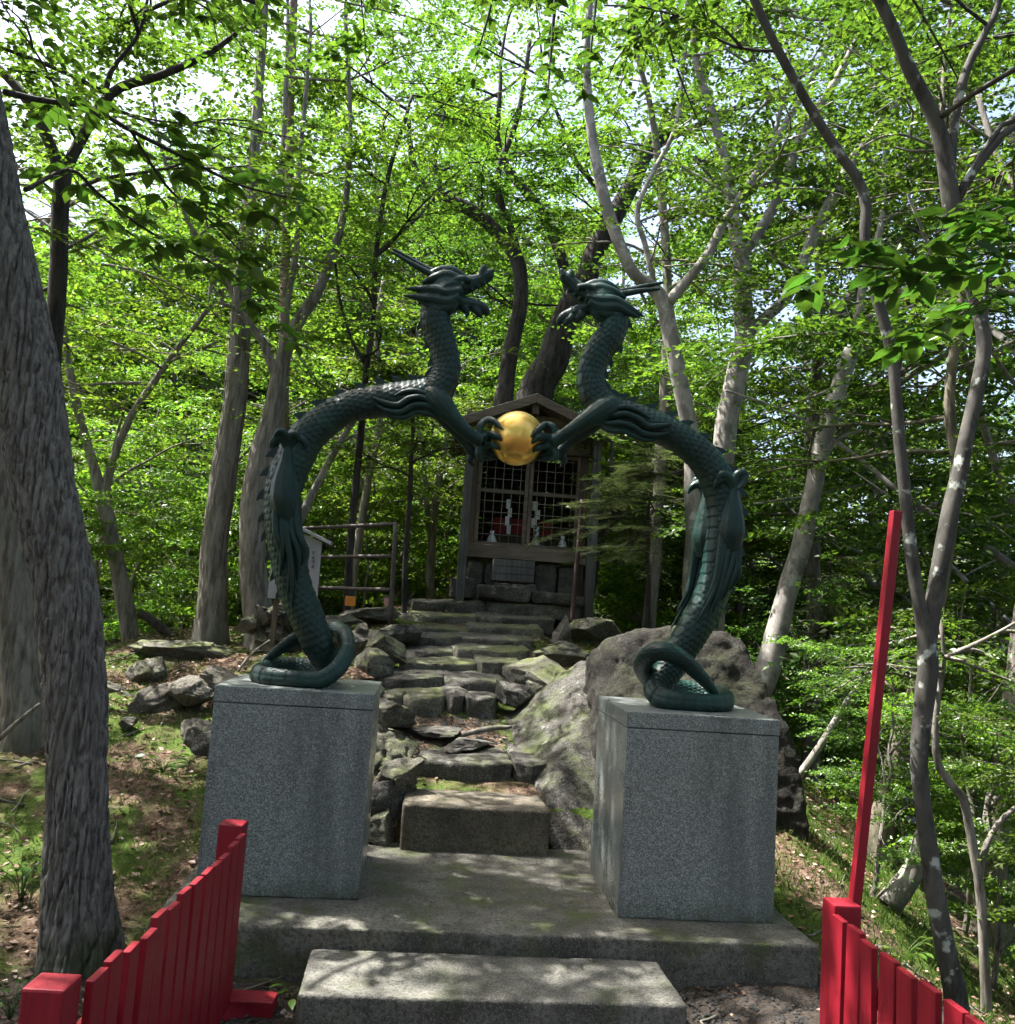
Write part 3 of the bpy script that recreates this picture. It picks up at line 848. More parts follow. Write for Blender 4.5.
headL = [([(436, 316, 14), (438, 301, 15.5), (446, 290, 15.5), (458, 286, 12.5), (469, 284, 9), (480, 280, 6.8), (488, 275, 6.5), (492, 272, 4.5)], 0, 1),
         ([(481, 277, 4), (483, 270, 4), (485, 265.5, 2.8)], .012, 1), ([(489, 273, 3.5), (494, 270, 2)], .014, 1),
         ([(450, 299, 10), (461, 303, 8), (473, 305, 6.5), (482, 308, 6), (486, 312, 4.5), (487, 316, 2)], 0, 1),
         ([(474, 308, 4), (479, 314, 3.5), (482, 318, 1)], .02, 1), ([(464, 307, 5), (467, 313, 3), (466, 318, .8)], .025, 1),
         ([(465, 278, 4), (452, 271, 5), (440, 271, 5), (427, 274, 2)], .015, 1), ([(462, 281, 4), (448, 275, 5), (434, 278, 4.5), (422, 283, 1.5)], .04, 1),
         ([(462, 290, 4.5), (450, 293, 6), (432, 290, 5.5), (418, 289, 3.5), (405, 288.5, .8)], .055, 1), ([(459, 296, 4.5), (447, 302, 6), (430, 299, 6), (416, 297, 3.5), (403, 295.5, .8)], .058, 1),
         ([(455, 301, 4.5), (446, 308, 5), (434, 306, 4.5), (422, 303, 1.5)], .055, 1), ([(454, 302, 5), (453, 309, 4), (449, 314, 1)], .05, 1),
         ([(471, 281, 3), (462, 279, 4), (452, 281, 3)], .05, 1), ([(464, 285, 3.4), (461, 285, 3.4)], .056, 1),
         ([(478, 286, 2.2), (479, 290, .5)], .022, 1), ([(472, 289, 2.2), (473, 293, .5)], .024, 1), ([(484, 282, 2.2), (485, 287, .5)], .02, 1), ([(478, 304, 2.2), (479, 299, .5)], .02, 1)]
headR = [([(612, 322, 13.5), (606, 307, 15), (600, 299, 15), (590, 296, 12), (580, 291, 9), (572, 284, 7.2), (566, 278, 6.4), (563, 274, 4.5)], 0, 1),
         ([(571, 281, 4), (571, 275, 4), (570, 270, 2.6)], .012, 1), ([(564, 276, 3.5), (561, 269, 2)], .014, 1),
         ([(595, 305, 9.5), (584, 309, 7.5), (574, 313, 6.4), (565, 317, 6), (560, 321, 4.5), (558, 325, 2)], 0, 1),
         ([(573, 316, 4), (567, 322, 3.5), (563, 326, 1)], .02, 1), ([(583, 313, 5), (578, 319, 3), (578, 324, .8)], .025, 1),
         ([(583, 288, 4), (595, 284, 5), (607, 285, 5), (619, 290, 2)], .015, 1), ([(586, 290, 4), (600, 288, 5), (614, 292, 4.5), (626, 298, 1.5)], .04, 1),
         ([(586, 297, 4.5), (598, 300, 6), (614, 301, 6), (630, 309, 4), (645, 317, .8)], .055, 1), ([(589, 302, 4.5), (601, 308, 6), (617, 308, 6), (629, 313, 3.5), (640, 318, .8)], .058, 1),
         ([(592, 306, 4.5), (602, 313, 5), (612, 314, 4.5), (624, 317, 1.5)], .055, 1), ([(594, 308, 5), (596, 315, 4), (600, 320, 1)], .05, 1),
         ([(578, 287, 3), (587, 287, 4), (596, 290, 3)], .05, 1), ([(586, 293, 3.4), (588, 293, 3.4)], .056, 1),
         ([(575, 294, 2.2), (574, 298, .5)], .022, 1), ([(580, 298, 2.2), (579, 302, .5)], .024, 1), ([(569, 289, 2.2), (568, 294, .5)], .02, 1), ([(572, 311, 2.2), (571, 306, .5)], .02, 1)]
legL = [[(288, 447, 5, YN), (287, 462, 8, YN), (285, 482, 13, YN), (285, 502, 15, YN), (288, 522, 9, YN)],
        [(288, 449, 4.5, YN), (281, 438, 4, YN - .02), (273, 441, 3.5, YN - .03), (270, 449, 1, YN - .03)], [(287, 447, 4.5, YN), (286, 436, 4, YN - .03), (280, 431, 3.5, YN - .05), (274, 436, 1, YN - .05)],
        [(289, 448, 4.5, YN), (297, 438, 4, YN - .02), (305, 442, 3.4, YN - .03), (307, 449, 1, YN - .03)], [(289, 447, 4, YN), (292, 436, 4, YN - .03), (297, 434, 3, YN - .05), (299, 440, 1, YN - .05)]]
for x0, x1, x2, y2 in ((276, 275, 280, 560), (281, 282, 279, 575), (286, 288, 287, 592), (291, 293, 297, 580), (296, 298, 303, 566), (288, 284, 293, 606)):
    legL.append([(x0, 500, 5, YN - .005), (x1, 530, 4.2, YN - .014), ((x1 + x2) / 2 + 3, (530 + y2) / 2, 3.4, YN - .014), (x2, y2, .8, YN - .004)])
legR = [[(733, 488, 5, YN), (732, 502, 8, YN), (732, 518, 12, YN), (731, 534, 13.5, YN), (731, 552, 9, YN)],
        [(733, 490, 4.5, YN), (726, 479, 4, YN - .02), (718, 481, 3.5, YN - .03), (714, 488, 1, YN - .03)], [(733, 489, 4.5, YN), (729, 477, 4, YN - .03), (722, 474, 3.5, YN - .05), (717, 479, 1, YN - .05)],
        [(734, 489, 4.5, YN), (737, 475, 4.5, YN - .01), (745, 474, 4.2, YN - .01), (743, 484, 3, YN - .02), (738, 489, 1, YN - .03)]]
for x0, x1, x2, y2 in ((739, 737, 722, 600), (735, 732, 712, 612), (730, 727, 706, 618), (727, 722, 697, 622), (738, 738, 731, 590), (724, 718, 704, 606)):
    legR.append([(x0, 534, 5, YN - .005), (x1, 562, 4.2, YN - .014), ((x1 + x2) / 2 + 3, (562 + y2) / 2, 3.4, YN - .014), (x2, y2, .8, YN - .004)])
far = lambda leg, dx, dy: [[(q[0] + dx, q[1] + dy, q[2], 2 * Y0 - q[3]) for q in l] for l in leg]
flL = [[(372, 397, 1, YN - .012), (385, 403, 3, YN - .016), (398, 405, 3.4, YN - .018), (408, 399, 3.4, YN - .018), (420, 397, 3.4, YN - .018), (434, 402, 3.4, YN - .015), (446, 400, 2, YN)],
       [(376, 405, 1, YN - .014), (388, 411, 3, YN - .018), (401, 412, 3.4, YN - .018), (412, 406, 3.4, YN - .018), (424, 405, 3.4, YN - .018), (437, 409, 3, YN - .012), (447, 408, 2, YN)],
       [(380, 411, 1, YN - .008), (392, 416, 2.6, YN - .006), (405, 417, 3, YN - .006), (416, 412, 3, YN - .006), (428, 414, 3, YN - .006), (440, 418, 1.5, YN)],
       [(394, 396, 1, YN - .01), (404, 392, 2.8, YN - .01), (416, 391, 3, YN - .012), (428, 395, 3, YN - .012), (441, 395, 2, YN)]]
flR = [[(672, 424, 1, YN - .012), (659, 426, 3, YN - .016), (648, 426, 3.4, YN - .018), (637, 418, 3.4, YN - .018), (625, 414, 3.4, YN - .018), (612, 415, 3.4, YN - .015), (600, 411, 2, YN)],
       [(668, 433, 1, YN - .014), (655, 435, 3, YN - .018), (643, 433, 3.4, YN - .018), (632, 426, 3.4, YN - .018), (620, 423, 3.4, YN - .018), (608, 423, 3, YN - .012), (598, 419, 2, YN)],
       [(660, 438, 1, YN - .006), (648, 440, 2.6, YN - .006), (636, 437, 3, YN - .006), (624, 431, 3, YN - .006), (612, 431, 3, YN - .006), (602, 428, 1.5, YN)],
       [(650, 418, 1, YN - .01), (638, 411, 2.8, YN - .01), (626, 407, 3, YN - .012), (614, 408, 3, YN - .012), (603, 404, 2, YN)]]
dragon('dark green bronze dragon on the left pedestal facing right', (-.6455, 1.045, .9), LB, 1, headL,
       [([(436, 277, 3.6), (414, 265, 2.8), (392, 252, 1.3)], -.03), ([(438, 275, 3.6), (415, 262, 2.8), (393, 249, 1.3)], .035)],
       [(425, 392, 7, Y0 - .02), (433, 397, 12.5, YN + .02), (442, 406, 12.8, YN + .005), (451, 416, 9.4, YN - .005), (463, 429, 7.4, YN), (473, 437, 6.6, YN + .02), (482, 441, 7.5, YN + .03)],
       [(426, 396, 6, Y0 + .02), (437, 407, 10, YF - .01), (447, 420, 8.5, YF), (458, 431, 7.5, YF), (466, 441, 6.5, YF), (472, 450, 6.5, YF), (477, 454, 5.5, YF)],
       [[(479, 437, 5), (481, 426, 4.3), (488, 420, 4, True), (495, 422, 3.4, True), (503, 430, 1, True)], [(482, 440, 5), (489, 435, 4.3, True), (496, 436, 3.6, True), (502, 441, 1, True)],
        [(483, 443, 5), (489, 444, 4.2, True), (495, 446, 3.4, True), (500, 450, 1, True)], [(481, 446, 4.6), (487, 452, 4, True), (492, 455, 3.4, True), (497, 459, 1, True)], [(480, 446, 4), (479, 456, 3.6), (484, 463, 1)]],
       [[(476, 452, 4.5), (486, 450, 4, False), (495, 448, 1, False)], [(476, 455, 4.5), (488, 457, 4, False), (497, 459, 1, False)], [(474, 452, 4.5), (470, 460, 3.5), (474, 467, 1)]],
       flL, legL, far(legL, 2, 4), .02, .475)
dragon('dark green bronze dragon on the right pedestal facing left', (1.2135, .943, .9), RB, -1, headR,
       [([(617, 295, 3.6), (640, 291, 2.8), (660, 289, 1.3)], -.03), ([(617, 293, 3.6), (642, 287, 2.8), (663, 282.5, 1.3)], .035)],
       [(617, 405, 7, Y0 - .02), (609, 407, 12.5, YN + .02), (600, 412, 12.5, YN + .005), (588, 419, 9.4, YN - .005), (572, 430, 7.4, YN), (561, 437, 6.6, YN + .02), (552, 442, 7.5, YN + .03)],
       [(614, 408, 6, Y0 + .02), (604, 414, 10, YF - .01), (593, 424, 8.5, YF), (580, 434, 7.5, YF), (569, 442, 6.5, YF), (562, 450, 6.5, YF), (557, 455, 5.5, YF)],
       [[(555, 438, 5), (553, 428, 4.3), (546, 425, 4, True), (539, 429, 3.4, True), (531, 437, 1, True)], [(552, 441, 5), (545, 437, 4.3, True), (538, 438, 3.6, True), (532, 444, 1, True)],
        [(551, 444, 5), (545, 446, 4.2, True), (538, 448, 3.4, True), (533, 452, 1, True)], [(553, 447, 4.6), (547, 453, 4, True), (541, 456, 3.4, True), (537, 460, 1, True)], [(554, 447, 4), (555, 456, 3.6), (550, 463, 1)]],
       [[(558, 453, 4.5), (548, 451, 4, False), (539, 449, 1, False)], [(558, 456, 4.5), (546, 458, 4, False), (537, 460, 1, False)], [(560, 453, 4.5), (564, 461, 3.5), (560, 468, 1)]],
       flR, legR, far(legR, -26, 6), .02, .475)

# ------------------------------------------------------------------ red picket fences
def picket_mesh():
    w, t, h = .080, .02, 1.0
    V = [(-t / 2, -w / 2, 0), (t / 2, -w / 2, 0), (t / 2, w / 2, 0), (-t / 2, w / 2, 0), (-t / 2, -w / 2, h), (t / 2, -w / 2, h), (t / 2, w / 2, h), (-t / 2, w / 2, h)]
    return bevel_mesh('picket', np.array(V), BOXF, RED, .004, 2)
PICK = picket_mesh()
def fence(label, x, y0, y1, n, ztop, side, posts, foot, skew=0, drop=0):
    g = -.23
    e = empty('picket_fence', (x, (y0 + y1) / 2, g))
    o0 = np.array([x, (y0 + y1) / 2, g])
    for py_ in posts:
        box('post', (x - .05 * side - .05, py_ - .045, g - .1), (x - .05 * side + .04, py_ + .045, ztop + .03), RED, e, .006, o0)
    for i in range(n):
        yy = y0 + (y1 - y0) * (i + .5) / n
        o = obj('picket', PICK, e)
        o.location = (random.uniform(-.003, .003), yy - o0[1], .06)
        o.scale = (1, random.uniform(.95, 1.03), ztop + random.uniform(-.012, .008) - g - .06)
        o.rotation_euler = (random.uniform(-.015, .015), random.uniform(-.012, .012), random.uniform(-.05, .05))
    for z in (g + .18, ztop - .16):
        box('rail', (x - .045 * side - .018, y0 - .02, z - .03), (x - .045 * side + .018, y1 + .02, z + .03), RED, e, .004, o0)
    for fy in foot:
        box('foot_beam', (x - .18, fy - .05, g - .02), (x + .16, fy + .05, g + .075), RED, e, .006, o0)
    e.rotation_euler.z = skew; e.rotation_euler.x = drop
    return tag(e, label, 'fence')
fence('red picket fence at the lower left corner', -.735, .02, -1.33, 13, .43, 1, (.07, -1.39), (.07,), -.058)
fR = fence('red picket fence with a tall pole at the lower right corner', 1.263, -.626, -1.85, 12, .43, -1, (-.60,), ())
pb = at(853, 918, -.57); pt = at(896, 511, -.57)
V = beam_v(pb + (pb - pt) * .25, pt, .032, .034, (0, 1, 0))
o = obj('tall_pole', bevel_mesh('tall_pole', V - np.array(fR.location), BOXF, RED, .004), fR)
o['label'] = 'tall thin red pole rising from the fence post'

# ------------------------------------------------------------------ shrine
def shrine():
    YS = 7.25
    cxx = float(at(524, 520, YS)[0]); zb = float(at(524, 600, YS)[2])
    x = lambda px: float(at(px, 515, YS)[0]); z = lambda py: float(at(524, py, YS)[2])
    root = empty('wooden_shrine', (cxx, YS, zb)); O = np.array(root.location)
    tag(root, 'small dark wooden shrine with gabled roof and wire-mesh doors at the top of the stairs', 'shrine')
    B = lambda n, lo, hi, m, par=root, w=.006: box(n, lo, hi, m, par, w, O)
    x0, x1 = x(469), x(585); D = 1.5
    zs0, zs1, zl, zm = z(561), z(548), z(452), z(493)
    # posts
    B('post', (x0 - .10, YS - .34, zb - .25), (x0 - .005, YS - .245, z(430)), WOOD_G)
    B('post', (x1 - .0, YS - .34, zb - .25), (x1 + .105, YS - .245, z(430)), WOOD_G)
    B('post', (x0 - .02, YS + .003, zb - .2), (x0 + .075, YS + .1, z(440)), WOOD_D)
    B('post', (x1 - .075, YS + .003, zb - .2), (x1 + .02, YS + .1, z(440)), WOOD_D)
    B('post', (x0 - .02, YS + D - .1, zb - .3), (x0 + .075, YS + D, z(440)), WOOD_D)
    B('post', (x1 - .075, YS + D - .1, zb - .3), (x1 + .02, YS + D, z(440)), WOOD_D)
    B('sill_beam', (x0 - .06, YS - .16, zs0), (x1 + .03, YS - .002, zs1), WOOD_H)
    B('lintel_beam', (x0 - .1, YS - .06, zl), (x1 + .1, YS - .004, z(440)), WOOD_H)
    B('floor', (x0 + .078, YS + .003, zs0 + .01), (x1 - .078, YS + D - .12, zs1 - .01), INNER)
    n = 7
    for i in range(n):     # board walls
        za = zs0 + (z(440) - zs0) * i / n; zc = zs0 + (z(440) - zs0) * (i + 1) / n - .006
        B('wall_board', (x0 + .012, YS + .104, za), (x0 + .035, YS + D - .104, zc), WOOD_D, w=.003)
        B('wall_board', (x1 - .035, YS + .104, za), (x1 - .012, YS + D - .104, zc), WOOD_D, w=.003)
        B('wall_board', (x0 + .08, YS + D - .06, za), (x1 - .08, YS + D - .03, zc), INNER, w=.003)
    # doors
    xm = (x0 + x1) / 2
    for a, b in ((x0 + .078, xm - .004), (xm + .004, x1 - .078)):
        d = empty('door', ((a + b) / 2, YS + .03, zs1)); d.parent = root; d.location = tuple(np.array(d.location) - O)
        DO = np.array([(a + b) / 2, YS + .03, zs1])
        bb = lambda nm, lo, hi: box(nm, lo, hi, WOOD_H, d, .004, DO)
        f = .045
        bb('stile', (a, YS + .01, zs1 + .003), (a + f, YS + .05, zl - .003)); bb('stile', (b - f, YS + .01, zs1 + .003), (b, YS + .05, zl - .003))
        for zz in (zs1 + .003, zm - .02, zl - .05):
            bb('rail', (a + f + .001, YS + .012, zz), (b - f - .001, YS + .048, zz + .045))
        acc = Acc()
        xx = a + f + .055
        while xx < b - f - .02:
            acc.add(*tube([(xx, YS + .03, zs1 + .02), (xx + .001, YS + .03, (zs1 + zl) / 2), (xx, YS + .03, zl - .02)], .0036, 6)); xx += .105
        zz = zs1 + .14
        while zz < zl - .05:
            acc.add(*tube([(a + f - .01, YS + .038, zz), ((a + b) / 2, YS + .038, zz), (b - f + .01, YS + .038, zz)], .0036, 6, (0, 0, 1))); zz += .135
        obj('wire_grid', acc.mesh('wire_grid', WIRE, DO), d)
    # roof
    pk = float(at(524, 393, YS - .5)[2]); hw = float(at(614, 440, YS - .5)[0]) - cxx; sl = math.tan(R(22)); th = .06
    ya, yb = YS - .55, YS + D + .35
    for s in (-1, 1):
        Vv = np.array([(cxx, ya, pk), (cxx + s * hw, ya, pk - hw * sl), (cxx + s * hw, yb, pk - hw * sl), (cxx, yb, pk)])
        Vv = np.vstack([Vv - np.array([0, 0, th]), Vv])
        rp = obj('roof_panel', bevel_mesh('roof_panel', Vv - O, BOXF, ROOFM, .004), root)
        Vb = np.array([(cxx + s * .002, ya - .03, pk - .01), (cxx + s * (hw - .02), ya - .03, pk - .01 - (hw - .02) * sl), (cxx + s * (hw - .02), ya - .002, pk - .01 - (hw - .02) * sl), (cxx + s * .002, ya - .002, pk - .01)])
        Vb = np.vstack([Vb - np.array([0, 0, .11]), Vb])
        obj('barge_board', bevel_mesh('barge_board', Vb - O, BOXF, WOOD_H, .004), root)
        for k in range(6):   # rafters
            yy = ya + .15 + k * .4
            Vr = beam_v((cxx + s * .03, yy, pk - th - .05), (cxx + s * (hw - .05), yy, pk - th - .05 - (hw - .08) * sl), .05, .07, (0, 1, 0))
            obj('rafter', bevel_mesh('rafter', Vr - O, BOXF, WOOD_D, .003), root)
    B('ridge_beam', (cxx - .04, ya + .02, pk - .24), (cxx + .04, yb - .05, pk - .09), WOOD_D)
    zg = z(440)
    gx_ = (pk - th - .03 - zg) / sl
    Vg = np.array([(cxx - gx_, YS - .06, zg + .003), (cxx + gx_, YS - .06, zg + .003), (cxx, YS - .06, pk - th - .03)])
    Vg = np.vstack([Vg, Vg + np.array([0, .04, 0])])
    bm = bmesh.new(); vv = [bm.verts.new(v - O) for v in Vg]
    for f in ((0, 2, 1), (3, 4, 5), (0, 1, 4, 3), (1, 2, 5, 4), (2, 0, 3, 5)): bm.faces.new([vv[i] for i in f])
    bmesh.ops.recalc_face_normals(bm, faces=bm.faces)
    me = bpy.data.meshes.new('gable_board'); bm.to_mesh(me); bm.free(); me.materials.append(WOOD_D); obj('gable_board', me, root)
    for s in (x0 - .055, x1 + .05):
        B('tie_beam', (s - .04, YS - .26, z(440) + .0), (s + .04, YS + D, z(431)), WOOD_D)
    B('front_beam', (x0 - .12, YS - .335, z(430) + .002), (x1 + .12, YS - .255, z(421)), WOOD_H)
    # downpipe at the right eave
    acc = Acc(); px_ = float(at(612, 450, YS - .3)[0]); acc.add(*tube([(px_, YS - .3, z(437)), (px_, YS - .3, z(450)), (px_, YS - .3, z(468))], .02, 10))
    obj('downpipe', acc.mesh('downpipe', WOOD_G, O), root)
    # stone base under the sill
    k = 0
    for a, b, t, bt in ((470, 488, 563, 602), (489, 512, 566, 603), (513, 536, 572, 604), (537, 560, 563, 604), (561, 582, 563, 605)):
        k += 1
        lo = (x(a), YS - .08, zb - .3); hi = (x(b) - .01, YS + .5, z(t) - .005)
        c = np.array([(lo[0] + hi[0]) / 2, (lo[1] + hi[1]) / 2, lo[2]])
        o = obj('foundation_stone', hull_mesh('foundation_stone', jbox_pts(lo, hi, .025, 300 + k), STONE, c, .03, .03, 4, 310 + k, .01), root); o.location = tuple(c - O)
    # altar inside
    r2 = lambda n, lo, hi, m, lab, cat: tag(box(n, np.array(lo) - np.array([(lo[0] + hi[0]) / 2, (lo[1] + hi[1]) / 2, lo[2]]), np.array(hi) - np.array([(lo[0] + hi[0]) / 2, (lo[1] + hi[1]) / 2, lo[2]]), m, None, .006), lab, cat)
    def placed(n, lo, hi, m, lab, cat):
        o = r2(n, lo, hi, m, lab, cat); o.location = ((lo[0] + hi[0]) / 2, (lo[1] + hi[1]) / 2, lo[2]); return o
    za = zs1 - .008
    al = placed('altar_table', (x(490), YS + .5, za), (x(566), YS + .95, za + .2), INNER, 'low altar table inside the shrine', 'table')
    placed('altar_cloth', (x(497), YS + .47, za + .203), (x(560), YS + .9, za + .40), REDCLOTH, 'red cloth covered stand behind the shrine doors', 'cloth')
    for i, (pa, pb, lab) in enumerate(((508, 516, 'white paper streamer left inside the shrine'), (535, 546, 'white paper streamer right inside the shrine'))):
        a = Acc(); w0 = (x(pb) - x(pa)) / 2; xx = x(pa); zz = za + .62
        for q in range(4):
            dx = w0 * .55 * (q % 2)
            a.add(box_v((xx + dx, YS + .34 + .004 * q, zz - .115), (xx + dx + w0, YS + .343 + .004 * q, zz)), BOXF); zz -= .105
        tag(obj('paper_streamer', a.mesh('paper_streamer', PAPER, (xx, YS + .34, za + .2), False)), lab, 'streamer').location = (xx, YS + .34, za + .2)
    prof = [(.0, 0), (.045, 0), (.06, .04), (.062, .09), (.04, .14), (.022, .17), (.03, .21), (.0, .21)]
    for pxv, lab in ((495, 'white vase at the left of the shrine interior'), (540, 'white vase in the middle of the shrine interior'), (568, 'white vase at the right of the shrine interior')):
        a = np.arange(20) * 2 * math.pi / 20
        Vv = np.array([[r_ * math.cos(t), r_ * math.sin(t), h_] for r_, h_ in prof for t in a])
        i = np.arange(len(prof) - 1)[:, None] * 20; j = np.arange(20)[None]; kk = (j + 1) % 20
        Fq = np.stack([i + j, i + kk, i + 20 + kk, i + 20 + j], -1).reshape(-1, 4)
        o = obj('vase', mesh_np('vase', Vv, Fq, WHITEP)); o.location = (x(pxv), YS + .3, za + .001); tag(o, lab, 'vase')
    # plank box in front
    e = empty('offering_box', (x(515), YS - .2, z(582))); EO = np.array(e.location)
    for i in range(3):
        za_, zc_ = z(583) + i * .085, z(583) + i * .085 + .08
        box('plank', (x(495), YS - .3, za_), (x(535), YS - .27, zc_), WOOD_G, e, .003, EO)
    for s in (x(495), x(535) - .03):
        box('side_board', (s, YS - .268, z(583)), (s + .03, YS - .10, z(583) + .25), WOOD_G, e, .003, EO)
    tag(e, 'grey weathered plank box under the shrine doors', 'box')
    for i, (a, b, yy, t) in enumerate(((480, 532, -.42, 589), (534, 583, -.40, 592), (497, 512, -.30, 584.5), (514, 537, -.32, 585.5), (455, 478, -.2, 583))):
        lo = (x(a), YS + yy - .1, z(602)); hi = (x(b) - .01, YS + yy + .2, z(t))
        c = np.array([(lo[0] + hi[0]) / 2, (lo[1] + hi[1]) / 2, lo[2]])
        o = obj('stone_block', hull_mesh('stone_block', jbox_pts(lo, hi, .02, 330 + i), STONE, c, .025, .03, 4, 340 + i, .01)); o.location = tuple(c)
        tag(o, ['long stone block lying left in front of the shrine', 'long stone block lying right in front of the shrine', 'small stone under the left of the plank box', 'small stone under the right of the plank box', 'stone beside the left shrine post'][i], 'stone')
    return root
shrine()
def tube_obj(name, pts, rad, mat, label, cat, seg=10, n=None, parent=None):
    P = np.array(pts, float); b = P[np.argmin(P[:, 2])].copy()
    Q = catmull(P, n or max(6, len(P) * 5))
    acc = Acc(); rr = np.interp(np.linspace(0, 1, len(Q)), np.linspace(0, 1, len(np.atleast_1d(rad))), np.atleast_1d(rad))
    acc.add(*tube(Q, rr, seg, (1, .3, 0)))
    o = obj(name, acc.mesh(name, mat, b), parent); o.location = tuple(b)
    return tag(o, label, cat)
tube_obj('pole', A_((572, 624, 6.0), (575, 585, 6.0), (579, 540, 6.0), (582, 500, 6.0)), (.026, .022), PIPE_R, 'thin red-brown pole standing right of the upper stairs before the shrine', 'pole')
for r0, r1, lab in ((500, 498, 'upper thin wire stretched right of the shrine'), (528, 527, 'lower thin wire stretched right of the shrine')):
    tube_obj('wire', [at(590, r0, 7.1), at(640, r0 + 2, 7.1), at(700, r1, 7.0), at(760, r1 - 1, 6.8)], (.006,), PIPE, lab, 'wire', 6)

# ------------------------------------------------------------------ metal railing left of the stairs
rl = empty('metal_railing', tuple(at(390, 624, 5.3))); RO = np.array(rl.location)
tag(rl, 'dark metal railing with three rails left of the upper stairs', 'railing')
def rail_part(name, a, b, r):
    acc = Acc(); acc.add(*tube(catmull(np.array([a, b]), 8), r, 10, (.2, 1, .1))); obj(name, acc.mesh(name, PIPE, RO), rl)
rail_part('post', at(390, 628, 5.3), at(396, 522, 5.3), .024)
rail_part('post', at(290, 628, 6.1), at(296, 526, 6.1), .024)
rail_part('rail', at(290, 529, 6.1), at(397, 524, 5.31), .021)
rail_part('rail', at(290, 557.5, 6.1), at(394, 556, 5.31), .021)
rail_part('rail', at(290, 587, 6.1), at(392, 590, 5.31), .021)

# ------------------------------------------------------------------ notice board with a little roof
nb = empty('notice_board', tuple(at(296, 640, 4.9))); NO = np.array(nb.location)
tag(nb, 'white notice board with small roof behind the left dragon', 'sign')
YB = 4.9
bx0, bx1 = float(at(270, 570, YB)[0]), float(at(320, 565, YB)[0]); bz0, bz1 = float(at(300, 600, YB)[2]), float(at(300, 541, YB)[2]); bxm = (bx0 + bx1) / 2
Vn = np.array([(bx0, YB, bz0), (bx1, YB, bz0), (bx1, YB, bz1), (bxm, YB, bz1 + .09), (bx0, YB, bz1)])
Vn = np.vstack([Vn, Vn + np.array([0, .03, 0])]) - NO
bm = bmesh.new(); vv = [bm.verts.new(v) for v in Vn]
bm.faces.new(vv[:5]); bm.faces.new(vv[5:][::-1])
for i in range(5): bm.faces.new([vv[i], vv[(i + 1) % 5], vv[5 + (i + 1) % 5], vv[5 + i]])
bmesh.ops.recalc_face_normals(bm, faces=bm.faces)
me = bpy.data.meshes.new('board'); bm.to_mesh(me); bm.free(); me.materials.append(SIGNW); board = obj('board', me, nb)
for s in (-1, 1):
    ex = bxm + s * ((bx1 - bx0) / 2 + .09)
    V = beam_v((bxm, YB + .015, bz1 + .125), (ex, YB + .015, bz1 - .005), .16, .03, (0, 0, 1))
    obj('roof_board', bevel_mesh('roof_board', V - NO, BOXF, SIGNW, .003), nb)
for px_ in (bx0 + .05, bx1 - .07):
    box('leg', (px_, YB + .032, float(at(300, 650, YB)[2])), (px_ + .045, YB + .075, bz1 - .05), WOOD_D, nb, .003, NO)
rg = np.random.default_rng(5)
def glyphs(px_, row0, n, s, mat):
    acc = Acc(); w = s
    for i in range(n):
        cx_, cz_ = float(at(px_, row0, YB)[0]), float(at(px_, row0, YB)[2]) - i * s * 1.15
        for k in range(4):
            if k < 2: a = (cx_ - w * .42, cz_ + w * rg.uniform(-.4, .4)); b = (cx_ + w * .42, a[1])
            else: a = (cx_ + w * rg.uniform(-.3, .3), cz_ + w * .42); b = (a[0] + w * rg.uniform(-.2, .2), cz_ - w * .42)
            acc.add(beam_v((a[0], YB - .0015, a[1]), (b[0], YB - .0015, b[1]), s * .13, .002, (0, 1, 0)), BOXF)
    obj('lettering', acc.mesh('lettering', mat, NO, False), board)
glyphs(314, 553, 4, .036, INK)
for i, px_ in enumerate((309, 306, 303.3, 300.5, 297.5, 294)):
    glyphs(px_, 548.5 - i * .4, 13 - i % 3, .024, INK_R if i % 2 else INK)
mk = empty('marker_post', tuple(at(350, 606, 5.9))); MO = np.array(mk.location); tag(mk, 'small orange marker with black top below the railing', 'marker')
box('orange_block', MO + (-.05, -.04, 0), MO + (.05, .04, .10), ORANGE, mk, .006, MO)
box('black_top', MO + (-.03, -.03, .102), MO + (.03, .03, .16), DARKP, mk, .005, MO)
mk2 = empty('marker_stake', tuple(at(386, 606, 5.9))); MO = np.array(mk2.location); tag(mk2, 'small pinkish stake just left of the railing post', 'marker')
box('stake', MO + (-.022, -.02, 0), MO + (.022, .02, .085), mat_simple('pink_paint', (.5, .24, .2), .6), mk2, .004, MO)
box('cap', MO + (-.026, -.024, .087), MO + (.026, .024, .10), WOOD_D, mk2, .003, MO)

